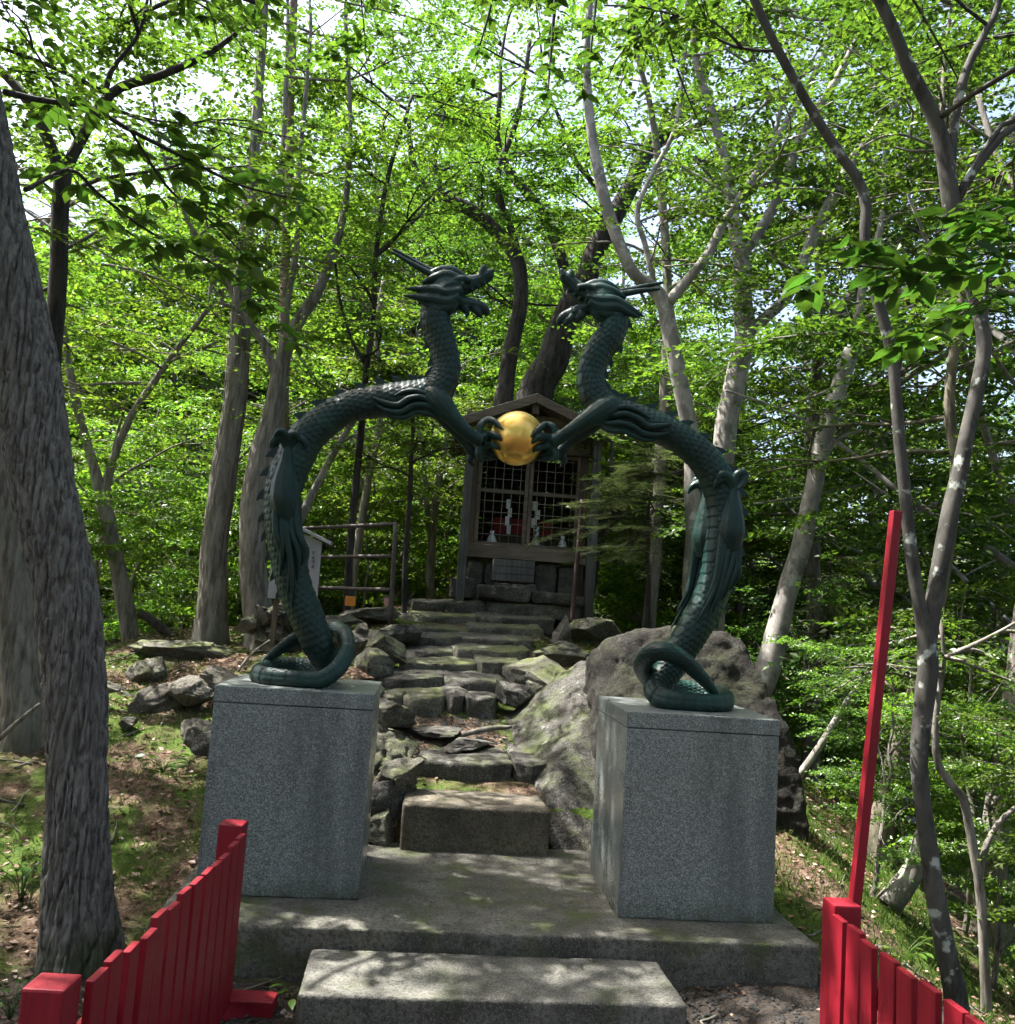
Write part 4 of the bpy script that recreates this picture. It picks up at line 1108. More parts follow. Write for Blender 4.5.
# ------------------------------------------------------------------ foliage builders
TEMPL = {
    'rhomb': (np.array([(0, 0, 0), (.30, .42, .07), (0, 1, -.06), (-.30, .42, .07)]), [np.array([[0, 1, 2], [0, 2, 3]])]),
    'ovate': (np.array([(0, 0, 0), (.15, .12, .03), (.27, .42, .07), (.21, .74, .04), (0, 1.08, -.10), (-.21, .74, .04), (-.27, .42, .07), (-.15, .12, .03), (0, .14, 0), (0, .42, 0), (0, .72, -.02)]),
              [np.array([[0, 1, 8], [3, 4, 10], [4, 5, 10], [7, 0, 8]]), np.array([[8, 1, 2, 9], [9, 2, 3, 10], [7, 8, 9, 6], [6, 9, 10, 5]])]),
    'needle': (np.array([(.03, 0, 0), (.03, 1, .0), (-.03, 1, 0), (-.03, 0, 0)]), [np.array([[0, 1, 2, 3]])]),
}
def leaf_geo(acc, pos, fwd, up, size, kind='rhomb', width=1.0):
    T, Fs = TEMPL[kind]
    fwd = nrm(fwd); side = nrm(np.cross(fwd, up)); up = np.cross(side, fwd)
    s = size[:, None, None]
    V = pos[:, None] + s * (T[None, :, 0:1] * width * side[:, None] + T[None, :, 1:2] * fwd[:, None] + T[None, :, 2:3] * up[:, None])
    n = len(pos); k = len(T); b = np.arange(n)[:, None, None] * k
    acc.add(V.reshape(-1, 3), [(f[None] + b).reshape(-1, f.shape[1]) for f in Fs])
def spray_leaves(rng, c, d, n, L, K, size, tilt=.35):
    """sprays c,d,n (m,3) -> leaf arrays; leaves alternate along a flat twig"""
    m = len(c); d = nrm(d); s = nrm(np.cross(n, d)); n = np.cross(d, s)
    L = np.broadcast_to(L, (m,))
    k = np.arange(K); t = (k + .3) / K
    side = np.where(k % 2, 1, -1)
    pos = c[:, None] + d[:, None] * (L[:, None] * t)[..., None] - n[:, None] * (.16 * L[:, None] * t ** 2)[..., None]
    pos = pos + rng.normal(0, .018, pos.shape)
    ang = rng.uniform(.6, 1.15, (m, K)) * np.where(k == K - 1, .1, 1)
    fw = d[:, None] * np.cos(ang)[..., None] + s[:, None] * (np.sin(ang) * side)[..., None] + rng.normal(0, .14, (m, K, 3))
    fw[..., 2] -= .10
    up = n[:, None] + rng.normal(0, tilt, (m, K, 3))
    sz = size * rng.uniform(.65, 1.15, (m, K)) * (1 - .25 * t)
    return pos.reshape(-1, 3), fw.reshape(-1, 3), up.reshape(-1, 3), sz.ravel()
def limb_path(rng, start, az, el, L, n=6):
    P = [np.asarray(start, float)]; e = el; a = az
    for i in range(n - 1):
        a += rng.normal(0, .22); e += rng.normal(-.06, .12)
        P.append(P[-1] + L / (n - 1) * np.array([math.cos(a) * math.cos(e), math.sin(a) * math.cos(e), math.sin(e)]))
    return np.array(P)
def limb_sprays(rng, P, m, lo=.2, jit=.28):
    Q = catmull(P, 40); T = nrm(np.gradient(Q, axis=0))
    j = (rng.uniform(lo, 1, m) ** .8 * 39).astype(int)
    sd = np.where(rng.random(m) < .5, 1, -1)
    t = T[j]; s = nrm(np.cross(t, (0, 0, 1)))
    a = rng.uniform(.3, 1.3, m)
    d = t * np.cos(a)[:, None] + s * (np.sin(a) * sd)[:, None]
    d[:, 2] *= .4
    n = np.array([0, 0, 1]) + rng.normal(0, jit, (m, 3))
    return Q[j], d, n
def grow(rng, twig, leafacc, starts, nl, Lr, el, r0, nspray, sprayL, K, lsize, kind='rhomb', seg=5, twigs=False, az=None, subl=2, jit=.28):
    for i in range(nl):
        s = starts[rng.integers(len(starts))]
        a = rng.uniform(0, 2 * math.pi) if az is None else rng.normal(*az)
        L = rng.uniform(*Lr)
        P = limb_path(rng, s, a, rng.uniform(*el), L)
        twig.add(*tube(catmull(P, 9), np.linspace(r0 * L / Lr[1], r0 * .22, 9), seg))
        paths = [(P, 1.0)]
        for q in range(subl):
            k = rng.integers(1, 4); dd = P[k + 1] - P[k]
            sp = limb_path(rng, P[k], math.atan2(dd[1], dd[0]) + rng.choice([-1, 1]) * rng.uniform(.5, 1.0), rng.uniform(-.1, .5), L * rng.uniform(.4, .65), 5)
            twig.add(*tube(catmull(sp, 6), np.linspace(r0 * .5, r0 * .15, 6), 4)); paths.append((sp, .6))
        for p_, w in paths:
            c, d, n = limb_sprays(rng, p_, max(2, int(nspray * w)), .2, jit)
            add_sprays(rng, twig if twigs else None, leafacc, c, d, n, sprayL, K, lsize, kind)
def add_sprays(rng, twig, leafacc, c, d, n, sprayL, K, lsize, kind='rhomb', tilt=.35):
    L = rng.uniform(.6, 1.2, len(c)) * sprayL
    leaf_geo(leafacc, *spray_leaves(rng, c, d, n, L, K, lsize, tilt), kind)
    if twig is not None:
        e = c + nrm(d) * L[:, None]; e[:, 2] -= .13 * L
        s = nrm(np.cross(nrm(d), (0, 0, 1))) * .004
        V = np.stack([c - s, c + s, e], 1).reshape(-1, 3)
        twig.add(V, np.arange(len(V)).reshape(-1, 3))
def region_sprays(rng, reg):
    px, py, rx, ry, Ya, Yb, m = reg
    q = rng.normal(0, .5, (m, 2)); q = np.clip(q, -1.1, 1.1)
    Ys = rng.uniform(Ya, Yb, m)
    c = np.array([at(px + a * rx, py + b * ry, y) for (a, b), y in zip(q, Ys)])
    az = rng.uniform(0, 2 * math.pi, m)
    d = np.stack([np.cos(az), np.sin(az), rng.normal(-.05, .15, m)], -1)
    n = np.array([0, 0, 1]) + rng.normal(0, .25, (m, 3))
    return c, d, n

def traced_tree(name, label, Y, stems, bark, seed, cat='tree', ext=0, zmin=3.2, nl=12, leafmat=None, lsize=.085, regs=(), Lr=(1.0, 2.2), nspray=12, sprayL=.5, K=12, seg=12, disp=0, ring=None, sink=.35, kind='rhomb', fleck=None, root_flare=0, el=(.0, .7)):
    rng = np.random.default_rng(seed)
    mats = leafmat or LEAF
    base = None; root = None
    allpts = []
    for si, st in enumerate(stems):
        P = []; r = []
        for q in st:
            p = at(q[0], q[1], q[3] if len(q) > 3 else Y); P.append(p); r.append(q[2] * .5 * mpp(p))
        P = np.array(P); r = np.array(r)
        if si == 0:
            g = gz(P[0][0], P[0][1])
            if sink:
                low = min(P[0][2], g) - sink
                P = np.vstack([[P[0][0] - (P[1][0] - P[0][0]) * .3, P[0][1], low], P]); r = np.concatenate([[r[0] * 1.12], r])
            root = empty(name, (P[0][0], P[0][1], min(P[1][2] if len(P) > 1 else P[0][2], max(g, P[0][2])))); base = np.array(root.location)
            tag(root, label, cat)
        if ext and P[-1][2] > 3.5:
            dr = nrm(nrm(P[-1] - P[-2]) + np.array([0, 0, .8]))
            for k in range(1, 4):
                dr = nrm(dr + np.array([rng.normal(0, .15), rng.normal(0, .15), .15]))
                P = np.vstack([P, P[-1] + dr * ext / 3]); r = np.append(r, r[-1] * .72)
        L = np.linalg.norm(np.diff(P, axis=0), axis=1).sum()
        n = ring or int(np.clip(L / .09, 12, 110))
        Q = catmull(np.column_stack([P, r]), n); C = Q[:, :3]; rad = np.maximum(Q[:, 3], .003)
        C = C + np.stack([vnoise(np.stack([C[:, 2] * 2.3 + si * 9, C[:, 0] * 0 + seed, C[:, 0] * 0 + k_], -1), seed) for k_ in (0, 7, 0)], -1) * np.array([1, 1, 0]) * rad[:, None] * (.06 if disp else .22)
        sg = seg if si == 0 else max(8, seg // 2 if disp == 0 else seg)
        dp = None
        a = np.arange(sg) * 2 * math.pi / sg
        ring_xyz = C[:, None] + rad[:, None, None] * np.stack([np.cos(a), np.sin(a), 0 * a], -1)[None]
        lump = fbm(ring_xyz * np.array([1, 1, .5]) * (1.2 / max(rad.max(), .04)) * .5, 2, seed + 2) * rad[:, None] * .10
        if disp:
            f = np.array([1, 1, .10]); n4 = np.abs(vnoise(ring_xyz * np.array([16, 16, 26]), seed + 8))
            wv = vnoise(ring_xyz * np.array([14, 14, 7]), seed + 4)[..., None] * np.array([.006, .006, .02])
            n1 = np.abs(vnoise((ring_xyz + wv) * f * 44, seed)); n2 = np.abs(vnoise((ring_xyz + wv) * f * 90, seed + 1)); n3 = vnoise(ring_xyz * np.array([60, 60, 30]), seed + 2)
            fur = -np.exp(-(n1 / .13) ** 2) * 1.1 - .5 * np.exp(-(n2 / .16) ** 2) + .2 * n3 - .45 * np.exp(-(n4 / .07) ** 2)
            dp = lump + disp * fur
        else:
            dp = lump
        if root_flare and si == 0:
            hgt = C[:, 2] - C[0, 2]
            fl = np.exp(-np.maximum(0, hgt - sink) / .16)[:, None] * root_flare * (0.6 + .6 * np.cos(a * 4 + seed) ** 2)[None]
            dp = dp + fl
        acc = Acc(); acc.add(*tube(C, rad, sg, (1, .2, 0), 1.0, dp))
        obj('trunk' if si == 0 else 'limb', acc.mesh('trunk', bark, base), root)
        allpts += [c for c in C if c[2] > zmin]
    tw, lf = Acc(), Acc()
    if nl and allpts:
        grow(rng, tw, lf, allpts, nl, Lr, el, .022, nspray, sprayL, K, lsize, kind, 5, True)
    if tw.n: tag(obj('branches', tw.mesh('branches', bark, base), root), kind='stuff')
    for rg_ in regs:
        add_sprays(rng, None, lf, *region_sprays(rng, rg_), sprayL, K, lsize, kind)
    if lf.n: tag(obj('crown', lf.mesh('crown', mats, base, False), root), kind='stuff')
    return root

# ------------------------------------------------------------------ the trees one can tell apart
T1 = traced_tree('tree', 'thick furrowed grey trunk in the left foreground behind the red fence', .48,
    [[(80, 955, 72), (77, 900, 64), (76, 850, 61), (76, 780, 60), (76, 700, 62), (71, 640, 63), (62, 580, 63), (48, 500, 63), (31, 400, 62), (12, 300, 60), (-8, 200, 56), (-27, 90, 52), (-47, -40, 48)]],
    BARK1, 1, seg=190, ring=640, disp=.014, nl=24, zmin=4.6, Lr=(1.4, 3.4), nspray=16, lsize=.10, ext=3.5, root_flare=.022, sink=.25, kind='ovate')  # crown above the view added and thickened to shade the clearing
traced_tree('tree', 'pale patchy trunk at the left edge behind the big one', 2.7,
    [[(22, 735, 42), (20, 690, 38), (16, 620, 36), (10, 550, 35), (2, 480, 34), (-8, 380, 33), (-22, 250, 36), (-40, 100, 32), (-55, -50, 28)]],
    BARK2, 2, seg=90, ring=300, disp=.008, nl=14, ext=3, lsize=.085, leafmat=LEAF)
traced_tree('tree', 'dark forked tree top branching at the upper left', 3.6,
    [[(42, 725, 22), (44, 600, 20), (47, 480, 19), (52, 360, 18), (57, 260, 17), (58, 215, 17), (62, 175, 17)],
     [(62, 178, 13), (48, 140, 11), (25, 98, 10), (2, 72, 9), (-30, 40, 8)],
     [(62, 176, 13), (82, 138, 11), (100, 108, 10), (120, 88, 10), (160, 76, 8.5), (205, 56, 7), (238, 32, 5), (262, 5, 4)],
     [(104, 104, 6), (112, 70, 5), (138, 35, 4), (150, -10, 3)]],
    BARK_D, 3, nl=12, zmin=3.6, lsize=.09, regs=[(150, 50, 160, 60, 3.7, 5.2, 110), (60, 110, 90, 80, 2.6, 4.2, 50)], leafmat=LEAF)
traced_tree('tree', 'slim forked tree right of the big left trunk', 6.4,
    [[(136, 690, 20), (131, 640, 18), (122, 585, 16.5), (112, 535, 15), (103, 502, 14), (92, 462, 9), (83, 430, 9), (75, 395, 8), (67, 350, 6.5), (62, 305, 5), (64, 255, 3)],
     [(103, 504, 10), (110, 470, 8.5), (119, 442, 8), (134, 410, 7), (153, 383, 7), (176, 350, 6), (198, 322, 5), (214, 300, 4)]],
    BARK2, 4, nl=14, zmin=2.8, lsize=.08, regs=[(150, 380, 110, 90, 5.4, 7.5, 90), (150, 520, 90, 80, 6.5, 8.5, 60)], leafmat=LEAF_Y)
traced_tree('tree', 'tall straight sunlit trunk left of the left dragon', 5.9,
    [[(211, 642, 33), (212, 600, 28), (215, 545, 26), (222, 485, 25.5), (230, 435, 24.5), (236, 395, 23), (239, 350, 21), (242, 300, 19), (246, 245, 15), (252, 180, 12), (258, 100, 10), (264, 0, 8)],
     [(241, 310, 9), (228, 283, 8), (210, 250, 6.5), (190, 225, 5)], [(243, 292, 9), (258, 262, 8), (276, 210, 6.5), (284, 130, 5.5), (288, 20, 4)]],
    BARK2, 5, seg=70, ring=220, disp=.008, nl=9, ext=2.5, zmin=3.3, lsize=.085, root_flare=.03, regs=[(250, 200, 110, 90, 5.0, 7.0, 45), (250, 50, 150, 60, 6.4, 9.5, 120), (100, 40, 130, 60, 6.4, 9.5, 80), (180, 150, 120, 70, 7, 9.5, 130), (240, 10, 120, 40, 7, 9.5, 70), (200, 330, 90, 60, 4.8, 6.5, 40)])
traced_tree('tree', 'gnarled old trunk with spreading foot directly behind the left dragon', 5.7,
    [[(266, 658, 40), (259, 615, 29), (253, 565, 27), (254, 505, 26), (262, 455, 25), (272, 418, 22), (279, 376, 17), (288, 342, 15), (301, 317, 13), (317, 293, 11), (330, 260, 9), (345, 205, 7), (350, 120, 5), (346, 0, 4)],
     [(277, 378, 11), (264, 345, 9), (252, 327, 8), (236, 308, 6), (220, 300, 4)], [(288, 342, 8), (286, 310, 7), (296, 250, 6), (300, 160, 5), (310, 40, 4)]],
    BARK2, 6, seg=70, ring=220, disp=.009, nl=7, ext=2, zmin=3.2, lsize=.08, root_flare=.06, regs=[(310, 250, 80, 80, 5.0, 7.2, 40)])
traced_tree('tree', 'straight reddish trunk rising behind the left dragon', 6.7,
    [[(283, 620, 14), (284, 500, 12), (284, 413, 11.5), (284, 350, 11), (285, 290, 10.5), (288, 200, 9), (292, 60, 8), (294, -20, 7)]],
    mat_bark('reddish_bark', (.10, .066, .052), (.26, .19, .16), 0, 16, 5, .5), 7, nl=12, ext=3, zmin=5, leafmat=LEAF)
traced_tree('leaning_trunk', 'bare leaning grey trunk between left dragon and railing', 6.4,
    [[(293, 545, 9), (307, 504, 8.5), (318, 482, 8), (330, 460, 7.5), (345, 435, 6), (362, 408, 4)]], BARK_B, 8, nl=6, zmin=2.6, lsize=.07, Lr=(.6, 1.2))
traced_tree('tree', 'thin crooked tree behind the railing', 8.5,
    [[(351, 600, 9), (358, 545, 8.5), (364, 502, 8), (371, 465, 7), (378, 432, 6), (381, 385, 5.5), (376, 330, 5), (384, 280, 4)],
     [(366, 495, 4.5), (358, 470, 4), (355, 430, 3)]], BARK2, 9, nl=14, zmin=2.8, regs=[(380, 480, 60, 60, 8.5, 10.5, 50), (350, 420, 60, 40, 8, 10, 40)], leafmat=LEAF_Y)
traced_tree('tree', 'slender dark trunk just right of the railing post', 6.5,
    [[(404, 606, 6), (406, 550, 5.6), (409, 507, 5.2), (411, 460, 4.6), (413, 428, 3.6), (411, 400, 2.4), (414, 372, 1.2)]], BARK_D, 10, nl=7, zmin=2.7, lsize=.075, Lr=(.5, 1.1))
traced_tree('tree', 'pair-stemmed thin tree left of the shrine', 10,
    [[(431, 610, 9), (431, 560, 9), (434, 520, 8), (438, 480, 7), (446, 440, 6), (452, 380, 5)], [(432, 545, 6), (427, 510, 5.5), (424, 470, 5), (418, 420, 4)]],
    BARK2, 11, nl=14, zmin=2.4, regs=[(430, 470, 60, 60, 10, 12, 50)], leafmat=LEAF_Y)
traced_tree('maple_tree', 'thin curving tree carrying the bright yellow-green leaf layer left of centre', 6.2,
    [[(350, 560, 8), (355, 500, 7.5), (361, 430, 7), (366, 372, 6.5), (373, 317, 6), (375, 260, 5.5), (382, 211, 5), (391, 165, 4.5), (402, 131, 4), (412, 95, 3)],
     [(366, 365, 4), (352, 340, 3.5), (340, 300, 3), (335, 260, 2.5)], [(376, 255, 4), (398, 235, 3.4), (420, 215, 3), (440, 190, 2.4)]],
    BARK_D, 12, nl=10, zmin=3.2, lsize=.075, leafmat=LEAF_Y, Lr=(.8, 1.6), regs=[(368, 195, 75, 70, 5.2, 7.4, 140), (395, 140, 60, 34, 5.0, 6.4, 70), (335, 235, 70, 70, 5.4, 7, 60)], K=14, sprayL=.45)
traced_tree('tree', 'black crooked tree curving left above the shrine', 9.3,
    [[(500, 420, 20), (505, 385, 18), (512, 350, 17), (520, 310, 15.5), (521, 280, 15), (515, 256, 15), (498, 233, 14), (478, 215, 13), (456, 203, 12), (436, 198, 10.5), (421, 183, 8.5), (412, 158, 7), (409, 120, 5)],
     [(519, 268, 9), (514, 235, 8), (502, 205, 8), (499, 170, 7), (512, 135, 6), (522, 95, 5), (530, 40, 4)], [(450, 202, 6), (438, 182, 5), (436, 150, 4), (445, 110, 3)]],
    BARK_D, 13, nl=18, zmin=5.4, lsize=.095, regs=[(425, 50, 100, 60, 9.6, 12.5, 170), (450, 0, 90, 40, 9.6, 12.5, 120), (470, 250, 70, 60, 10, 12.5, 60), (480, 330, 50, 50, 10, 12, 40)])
traced_tree('tree', 'broad black leaning trunk rising from behind the shrine roof', 10,
    [[(528, 430, 40), (537, 395, 37), (550, 360, 33), (562, 332, 30), (574, 303, 26), (588, 270, 22), (604, 235, 20), (626, 195, 18), (650, 148, 17), (677, 116, 16.5), (695, 92, 15), (706, 60, 12), (718, 20, 10), (728, -30, 8)],
     [(573, 305, 12), (562, 262, 12), (546, 218, 11), (524, 188, 10), (507, 166, 8.5), (498, 138, 6), (500, 90, 4.5)], [(640, 165, 8), (664, 142, 6.5), (712, 119, 6), (748, 102, 5), (790, 88, 4)], [(606, 232, 7), (600, 195, 6), (575, 160, 5), (560, 120, 4)]],
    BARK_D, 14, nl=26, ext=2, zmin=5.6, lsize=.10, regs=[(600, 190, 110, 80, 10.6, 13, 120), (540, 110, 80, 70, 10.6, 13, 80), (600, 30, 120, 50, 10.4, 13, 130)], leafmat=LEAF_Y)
traced_tree('beech_tree', 'grey forking trunk just right of the right dragon head', 5.2,
    [[(690, 655, 21), (693, 570, 19), (694, 480, 17.5), (690, 430, 17), (682, 390, 16.5), (672, 335, 16), (664, 301, 16), (648, 284, 13), (631, 270, 12), (616, 236, 12), (603, 196, 11.5), (595, 150, 10.5), (589, 100, 9), (587, 50, 7), (591, -20, 6)],
     [(667, 304, 12), (683, 285, 10.5), (706, 256, 9.5), (724, 222, 8.5), (746, 190, 8), (775, 142, 7), (800, 100, 6), (830, 40, 5)], [(656, 291, 6), (645, 245, 5.6), (637, 213, 5.6), (651, 176, 5.2), (676, 126, 4.6), (683, 70, 4)]],
    BARK_B, 15, seg=28, nl=20, ext=2, zmin=4.8, lsize=.085, regs=[(640, 60, 110, 60, 4.6, 6.4, 60)])
traced_tree('beech_tree', 'grey trunk with three rising limbs right of the right dragon', 5.6,
    [[(712, 650, 27), (716, 560, 24), (721, 470, 23), (729, 420, 22), (736, 385, 21), (743, 330, 20), (741, 272, 17), (737, 240, 14), (731, 200, 11), (724, 155, 9.5), (712, 110, 8.5), (697, 62, 7), (690, 10, 6)],
     [(741, 255, 12), (757, 233, 10.5), (777, 200, 10), (791, 165, 9.5), (806, 127, 9), (831, 88, 8), (856, 40, 7), (876, -10, 6)],
     [(746, 337, 13), (762, 320, 12), (786, 297, 11.5), (804, 263, 11.5), (818, 228, 11.5), (838, 190, 11.5), (853, 161, 11), (877, 130, 10), (904, 95, 9), (938, 68, 8), (975, 48, 6)],
     [(778, 196, 5), (772, 160, 4.5), (778, 120, 4), (790, 70, 3.4)]],
    BARK_B, 16, seg=28, nl=26, ext=2, zmin=4.8, lsize=.085, regs=[(860, 70, 130, 70, 6.2, 9, 110), (720, 60, 110, 70, 6, 9, 80), (780, 240, 90, 70, 6, 8, 50), (700, 250, 50, 60, 6.5, 8.5, 40)])
traced_tree('beech_tree', 'pale trunk leaning right behind the dark boulder', 4.8,
    [[(752, 705, 28), (766, 672, 25), (784, 612, 21), (797, 562, 19.5), (806, 515, 18), (815, 475, 17.5), (827, 425, 17.5), (839, 385, 17), (852, 348, 15), (868, 325, 12.5), (888, 307, 12.5), (916, 285, 12), (940, 266, 11.5), (949, 248, 11), (958, 215, 10), (984, 160, 9), (1015, 118, 8), (1045, 70, 7)],
     [(854, 345, 9), (858, 318, 8), (866, 270, 7), (880, 230, 6), (884, 180, 5)], [(816, 470, 5), (838, 440, 4), (862, 430, 3)]],
    BARK_B, 17, seg=28, nl=22, ext=2, zmin=3.6, lsize=.085, regs=[(940, 200, 90, 90, 5.5, 8, 90), (880, 400, 90, 60, 5.5, 7.5, 60)])
T13 = traced_tree('tree', 'twin-stemmed slender grey tree in the right foreground', .62,
    [[(958, 1003, 23), (946, 952, 20), (936, 900, 18.5), (930, 850, 17), (922, 790, 16), (918, 755, 17), (922, 710, 18.5), (927, 670, 20), (926, 640, 18), (920, 612, 13), (911, 560, 12), (904, 490, 11.5), (898, 430, 11), (893, 370, 11), (885, 325, 11), (877, 298, 10.5), (868, 265, 9.5), (865, 235, 10), (867, 205, 10.5), (858, 178, 10), (845, 160, 9.8), (825, 130, 9.5), (805, 97, 9.2), (785, 62, 9), (768, 30, 8.6), (752, -6, 8), (735, -50, 7)],
     [(927, 655, 16), (934, 608, 16.5), (943, 555, 17), (953, 508, 17), (962, 475, 16), (970, 430, 14.5), (978, 390, 14), (985, 345, 14), (976, 300, 13.5), (961, 255, 14), (953, 205, 16.5), (943, 146, 16), (928, 105, 14), (907, 65, 13), (891, 25, 12), (877, -6, 11), (862, -60, 9)],
     [(951, 170, 10), (953, 132, 9.5), (959, 95, 9), (969, 62, 8.5), (986, 30, 7), (1002, -5, 6)], [(955, 205, 9.5), (975, 170, 9), (1000, 137, 8.2), (1035, 98, 7)], [(956, 196, 7), (985, 150, 6), (1005, 122, 5.4), (1030, 105, 5)]],
    mat_bark('slim_grey_bark', (.022, .02, .018), (.09, .085, .075), .2, 12, 5, .5, lichen=.8, patch=(.06, .058, .05)), 18, seg=26, nl=26, ext=3.0, zmin=3.9, lsize=.075, Lr=(.8, 2.4), nspray=12, sprayL=.45)
traced_tree('sapling', 'thin crooked sapling at the lower right edge', .95,
    [[(986, 1012, 10), (983, 930, 9), (980, 888, 9), (970, 832, 8.5), (962, 796, 8), (946, 779, 8), (937, 762, 7.5), (935, 730, 7), (937, 700, 6), (944, 660, 4.5), (940, 620, 3)],
     [(979, 884, 6.5), (985, 850, 6), (1000, 822, 5.4), (1025, 801, 5)]], BARK2, 19, seg=16, nl=6, zmin=.9, lsize=.05, Lr=(.3, .7), nspray=5, sprayL=.25, K=8)
traced_tree('tree', 'mossy trunk standing behind the tall red pole', 3.0,
    [[(870, 885, 40), (879, 840, 28), (890, 785, 23), (901, 737, 21), (915, 693, 19.5), (926, 648, 18), (938, 590, 16), (948, 530, 14), (955, 470, 12), (950, 400, 11), (960, 300, 9), (955, 200, 8)]],
    mat_bark('mossy_bark', (.05, .045, .03), (.17, .15, .11), 1.0, 14, 4, .7), 20, seg=30, nl=14, zmin=2.6, lsize=.07, regs=[(900, 560, 90, 90, 3.6, 5.6, 60), (960, 640, 60, 70, 3.2, 4.6, 40)], ext=2)
traced_tree('tree', 'grey trunk at the right edge above the slope', 2.6,
    [[(985, 890, 34), (995, 830, 27), (1004, 770, 24), (1012, 715, 22), (1022, 640, 20), (1030, 540, 18), (1025, 420, 16), (1035, 300, 14)]],
    BARK2, 21, seg=30, nl=12, zmin=2.6, ext=2, lsize=.075, regs=[(980, 480, 60, 60, 2.6, 4.0, 50)])
traced_tree('tree', 'mossy trunk seen under the right dragon arch', 7.6,
    [[(648, 660, 15), (651, 600, 13.5), (655, 540, 13), (659, 480, 12), (664, 400, 11), (668, 300, 9), (660, 180, 8)]], BARK2, 22, nl=16, zmin=3.2, ext=3, regs=[(650, 560, 60, 60, 8.4, 10.5, 60), (640, 480, 50, 40, 8.4, 10, 40)], leafmat=LEAF_Y)
traced_tree('tree', 'dark thick limb slanting right behind the shrine', 8.2,
    [[(580, 600, 24), (588, 560, 22), (600, 527, 21), (620, 508, 19), (640, 495, 15), (668, 480, 11), (700, 462, 8), (740, 430, 6)]], BARK_D, 23, nl=10, zmin=2.4, lsize=.08, regs=[(620, 570, 50, 40, 9, 10.5, 40)])
def simple_log(name, label, Y, st, mat, seed, cat):
    return traced_tree(name, label, Y, [st], mat, seed, cat=cat, nl=0, sink=0, seg=16)
simple_log('fallen_branch', 'pale dead branch leaning up right of the dark boulder', 3.2, [(796, 780, 8), (820, 746, 7), (840, 712, 6), (858, 685, 5), (867, 670, 2)], BARK_B, 31, 'branch')
simple_log('fallen_log', 'twisted pale root log on the right slope behind the pickets', 1.7, [(885, 905, 26), (897, 890, 24), (912, 868, 20), (921, 838, 15), (928, 815, 9)], BARK_B, 32, 'log')
simple_log('fallen_branch', 'dark broken branch lying left of the straight trunk', 6.2, [(139, 612, 8), (152, 620, 9), (166, 632, 10), (172, 640, 8)], BARK_D, 33, 'branch')
simple_log('twig', 'bare white forked twig before the gnarled trunk', 4.4, [(238, 672, 2.4), (243, 664, 2.2), (256, 650, 2), (270, 640, 1.4)], BARK_B, 34, 'twig')
simple_log('fallen_branch', 'thin stick lying on the moss at the far left', 2.2, [(-4, 742, 5), (18, 722, 4.6), (40, 704, 3.6)], BARK2, 35, 'branch')
simple_log('root', 'bare root crossing the gravel landing of the stairs', 2.7, [(462, 735, 5), (478, 731, 5.5), (495, 728, 5), (512, 727, 3)], BARK2, 36, 'root')

# ------------------------------------------------------------------ overhanging branches with large leaves
def big_leaf_mesh(kind, mat):
    acc = Acc(); leaf_geo(acc, np.zeros((1, 3)), np.array([[0, 1., 0]]), np.array([[0, 0, 1.]]), np.array([1.0]), kind)
    return acc.mesh('leaf', mat, (0, 0, 0), True)
BIGL = big_leaf_mesh('ovate', LEAF_BIG); MIDL = big_leaf_mesh('ovate', LEAF_D)
def leaf_obj(me, pos, fwd, up, size, parent, off, width=1.0):
    f = nrm(fwd); s = nrm(np.cross(f, up)); u = np.cross(s, f)
    o = obj('leaf', me, parent)
    p = pos - off
    o.matrix_local = Matrix([[s[k] * size * width, f[k] * size, u[k] * size, p[k]] for k in range(3)] + [[0, 0, 0, 1]])
    return o
def leafy_branch(label, paths, rng, leafme, lsize, cluster, n_nodes, mat=BARK_D, parent=None, pr=None, spread=.5, name='overhanging_branch', whorl=4):
    P0 = np.array([at(*q[:2], q[3]) for q in paths[0]])
    if parent is None:
        root = empty(name, P0[0]); tag(root, label, 'branch'); off = P0[0]
    else:
        root = parent; off = pr
    cnt = 0
    for pi, path in enumerate(paths):
        P = np.array([at(*q[:2], q[3]) for q in path]); r = np.array([q[2] * .5 * mpp(p) for q, p in zip(path, P)])
        Q = catmull(np.column_stack([P, r]), 40)
        acc = Acc(); acc.add(*tube(Q[:, :3], np.maximum(Q[:, 3], .0015), 7, (0, 0, 1)))
        tw = obj('branch', acc.mesh('branch', mat, off), root)
        T = nrm(np.gradient(Q[:, :3], axis=0))
        for k in range(n_nodes[pi]):
            j = int(39 * (.12 + .88 * (k + rng.uniform(.2, .8)) / n_nodes[pi]))
            c = Q[j, :3]; t = T[j]; s = nrm(np.cross(t, (0, 0, 1)))
            sd = -1 if k % 2 else 1
            sp = spread * rng.uniform(.3, 1)
            tip = c + (s * sd * rng.uniform(.4, 1) + t * rng.uniform(.2, .8)) * sp * .5 + np.array([0, 0, -rng.uniform(-.06, .14)]) * sp
            acc = Acc(); acc.add(*tube(catmull(np.array([c, (c + tip) / 2 + np.array([0, 0, .02]), tip]), 7), np.linspace(.0022, .001, 7), 5, (0, 0, 1)))
            tg = obj('twig', acc.mesh('twig', mat, off), root)
            az0 = math.atan2((tip - c)[1], (tip - c)[0])
            for w in range(whorl):
                a = az0 + (w - (whorl - 1) / 2) * rng.uniform(.75, 1.05)
                fw = np.array([math.cos(a), math.sin(a), -rng.uniform(.1, .6)])
                up = np.array([0, 0, 1]) + rng.normal(0, .3, 3)
                leaf_obj(leafme, tip + rng.normal(0, .012, 3), fw, up, lsize * rng.uniform(.7, 1.15), root, off); cnt += 1
    return root
r_ = np.random.default_rng(77)
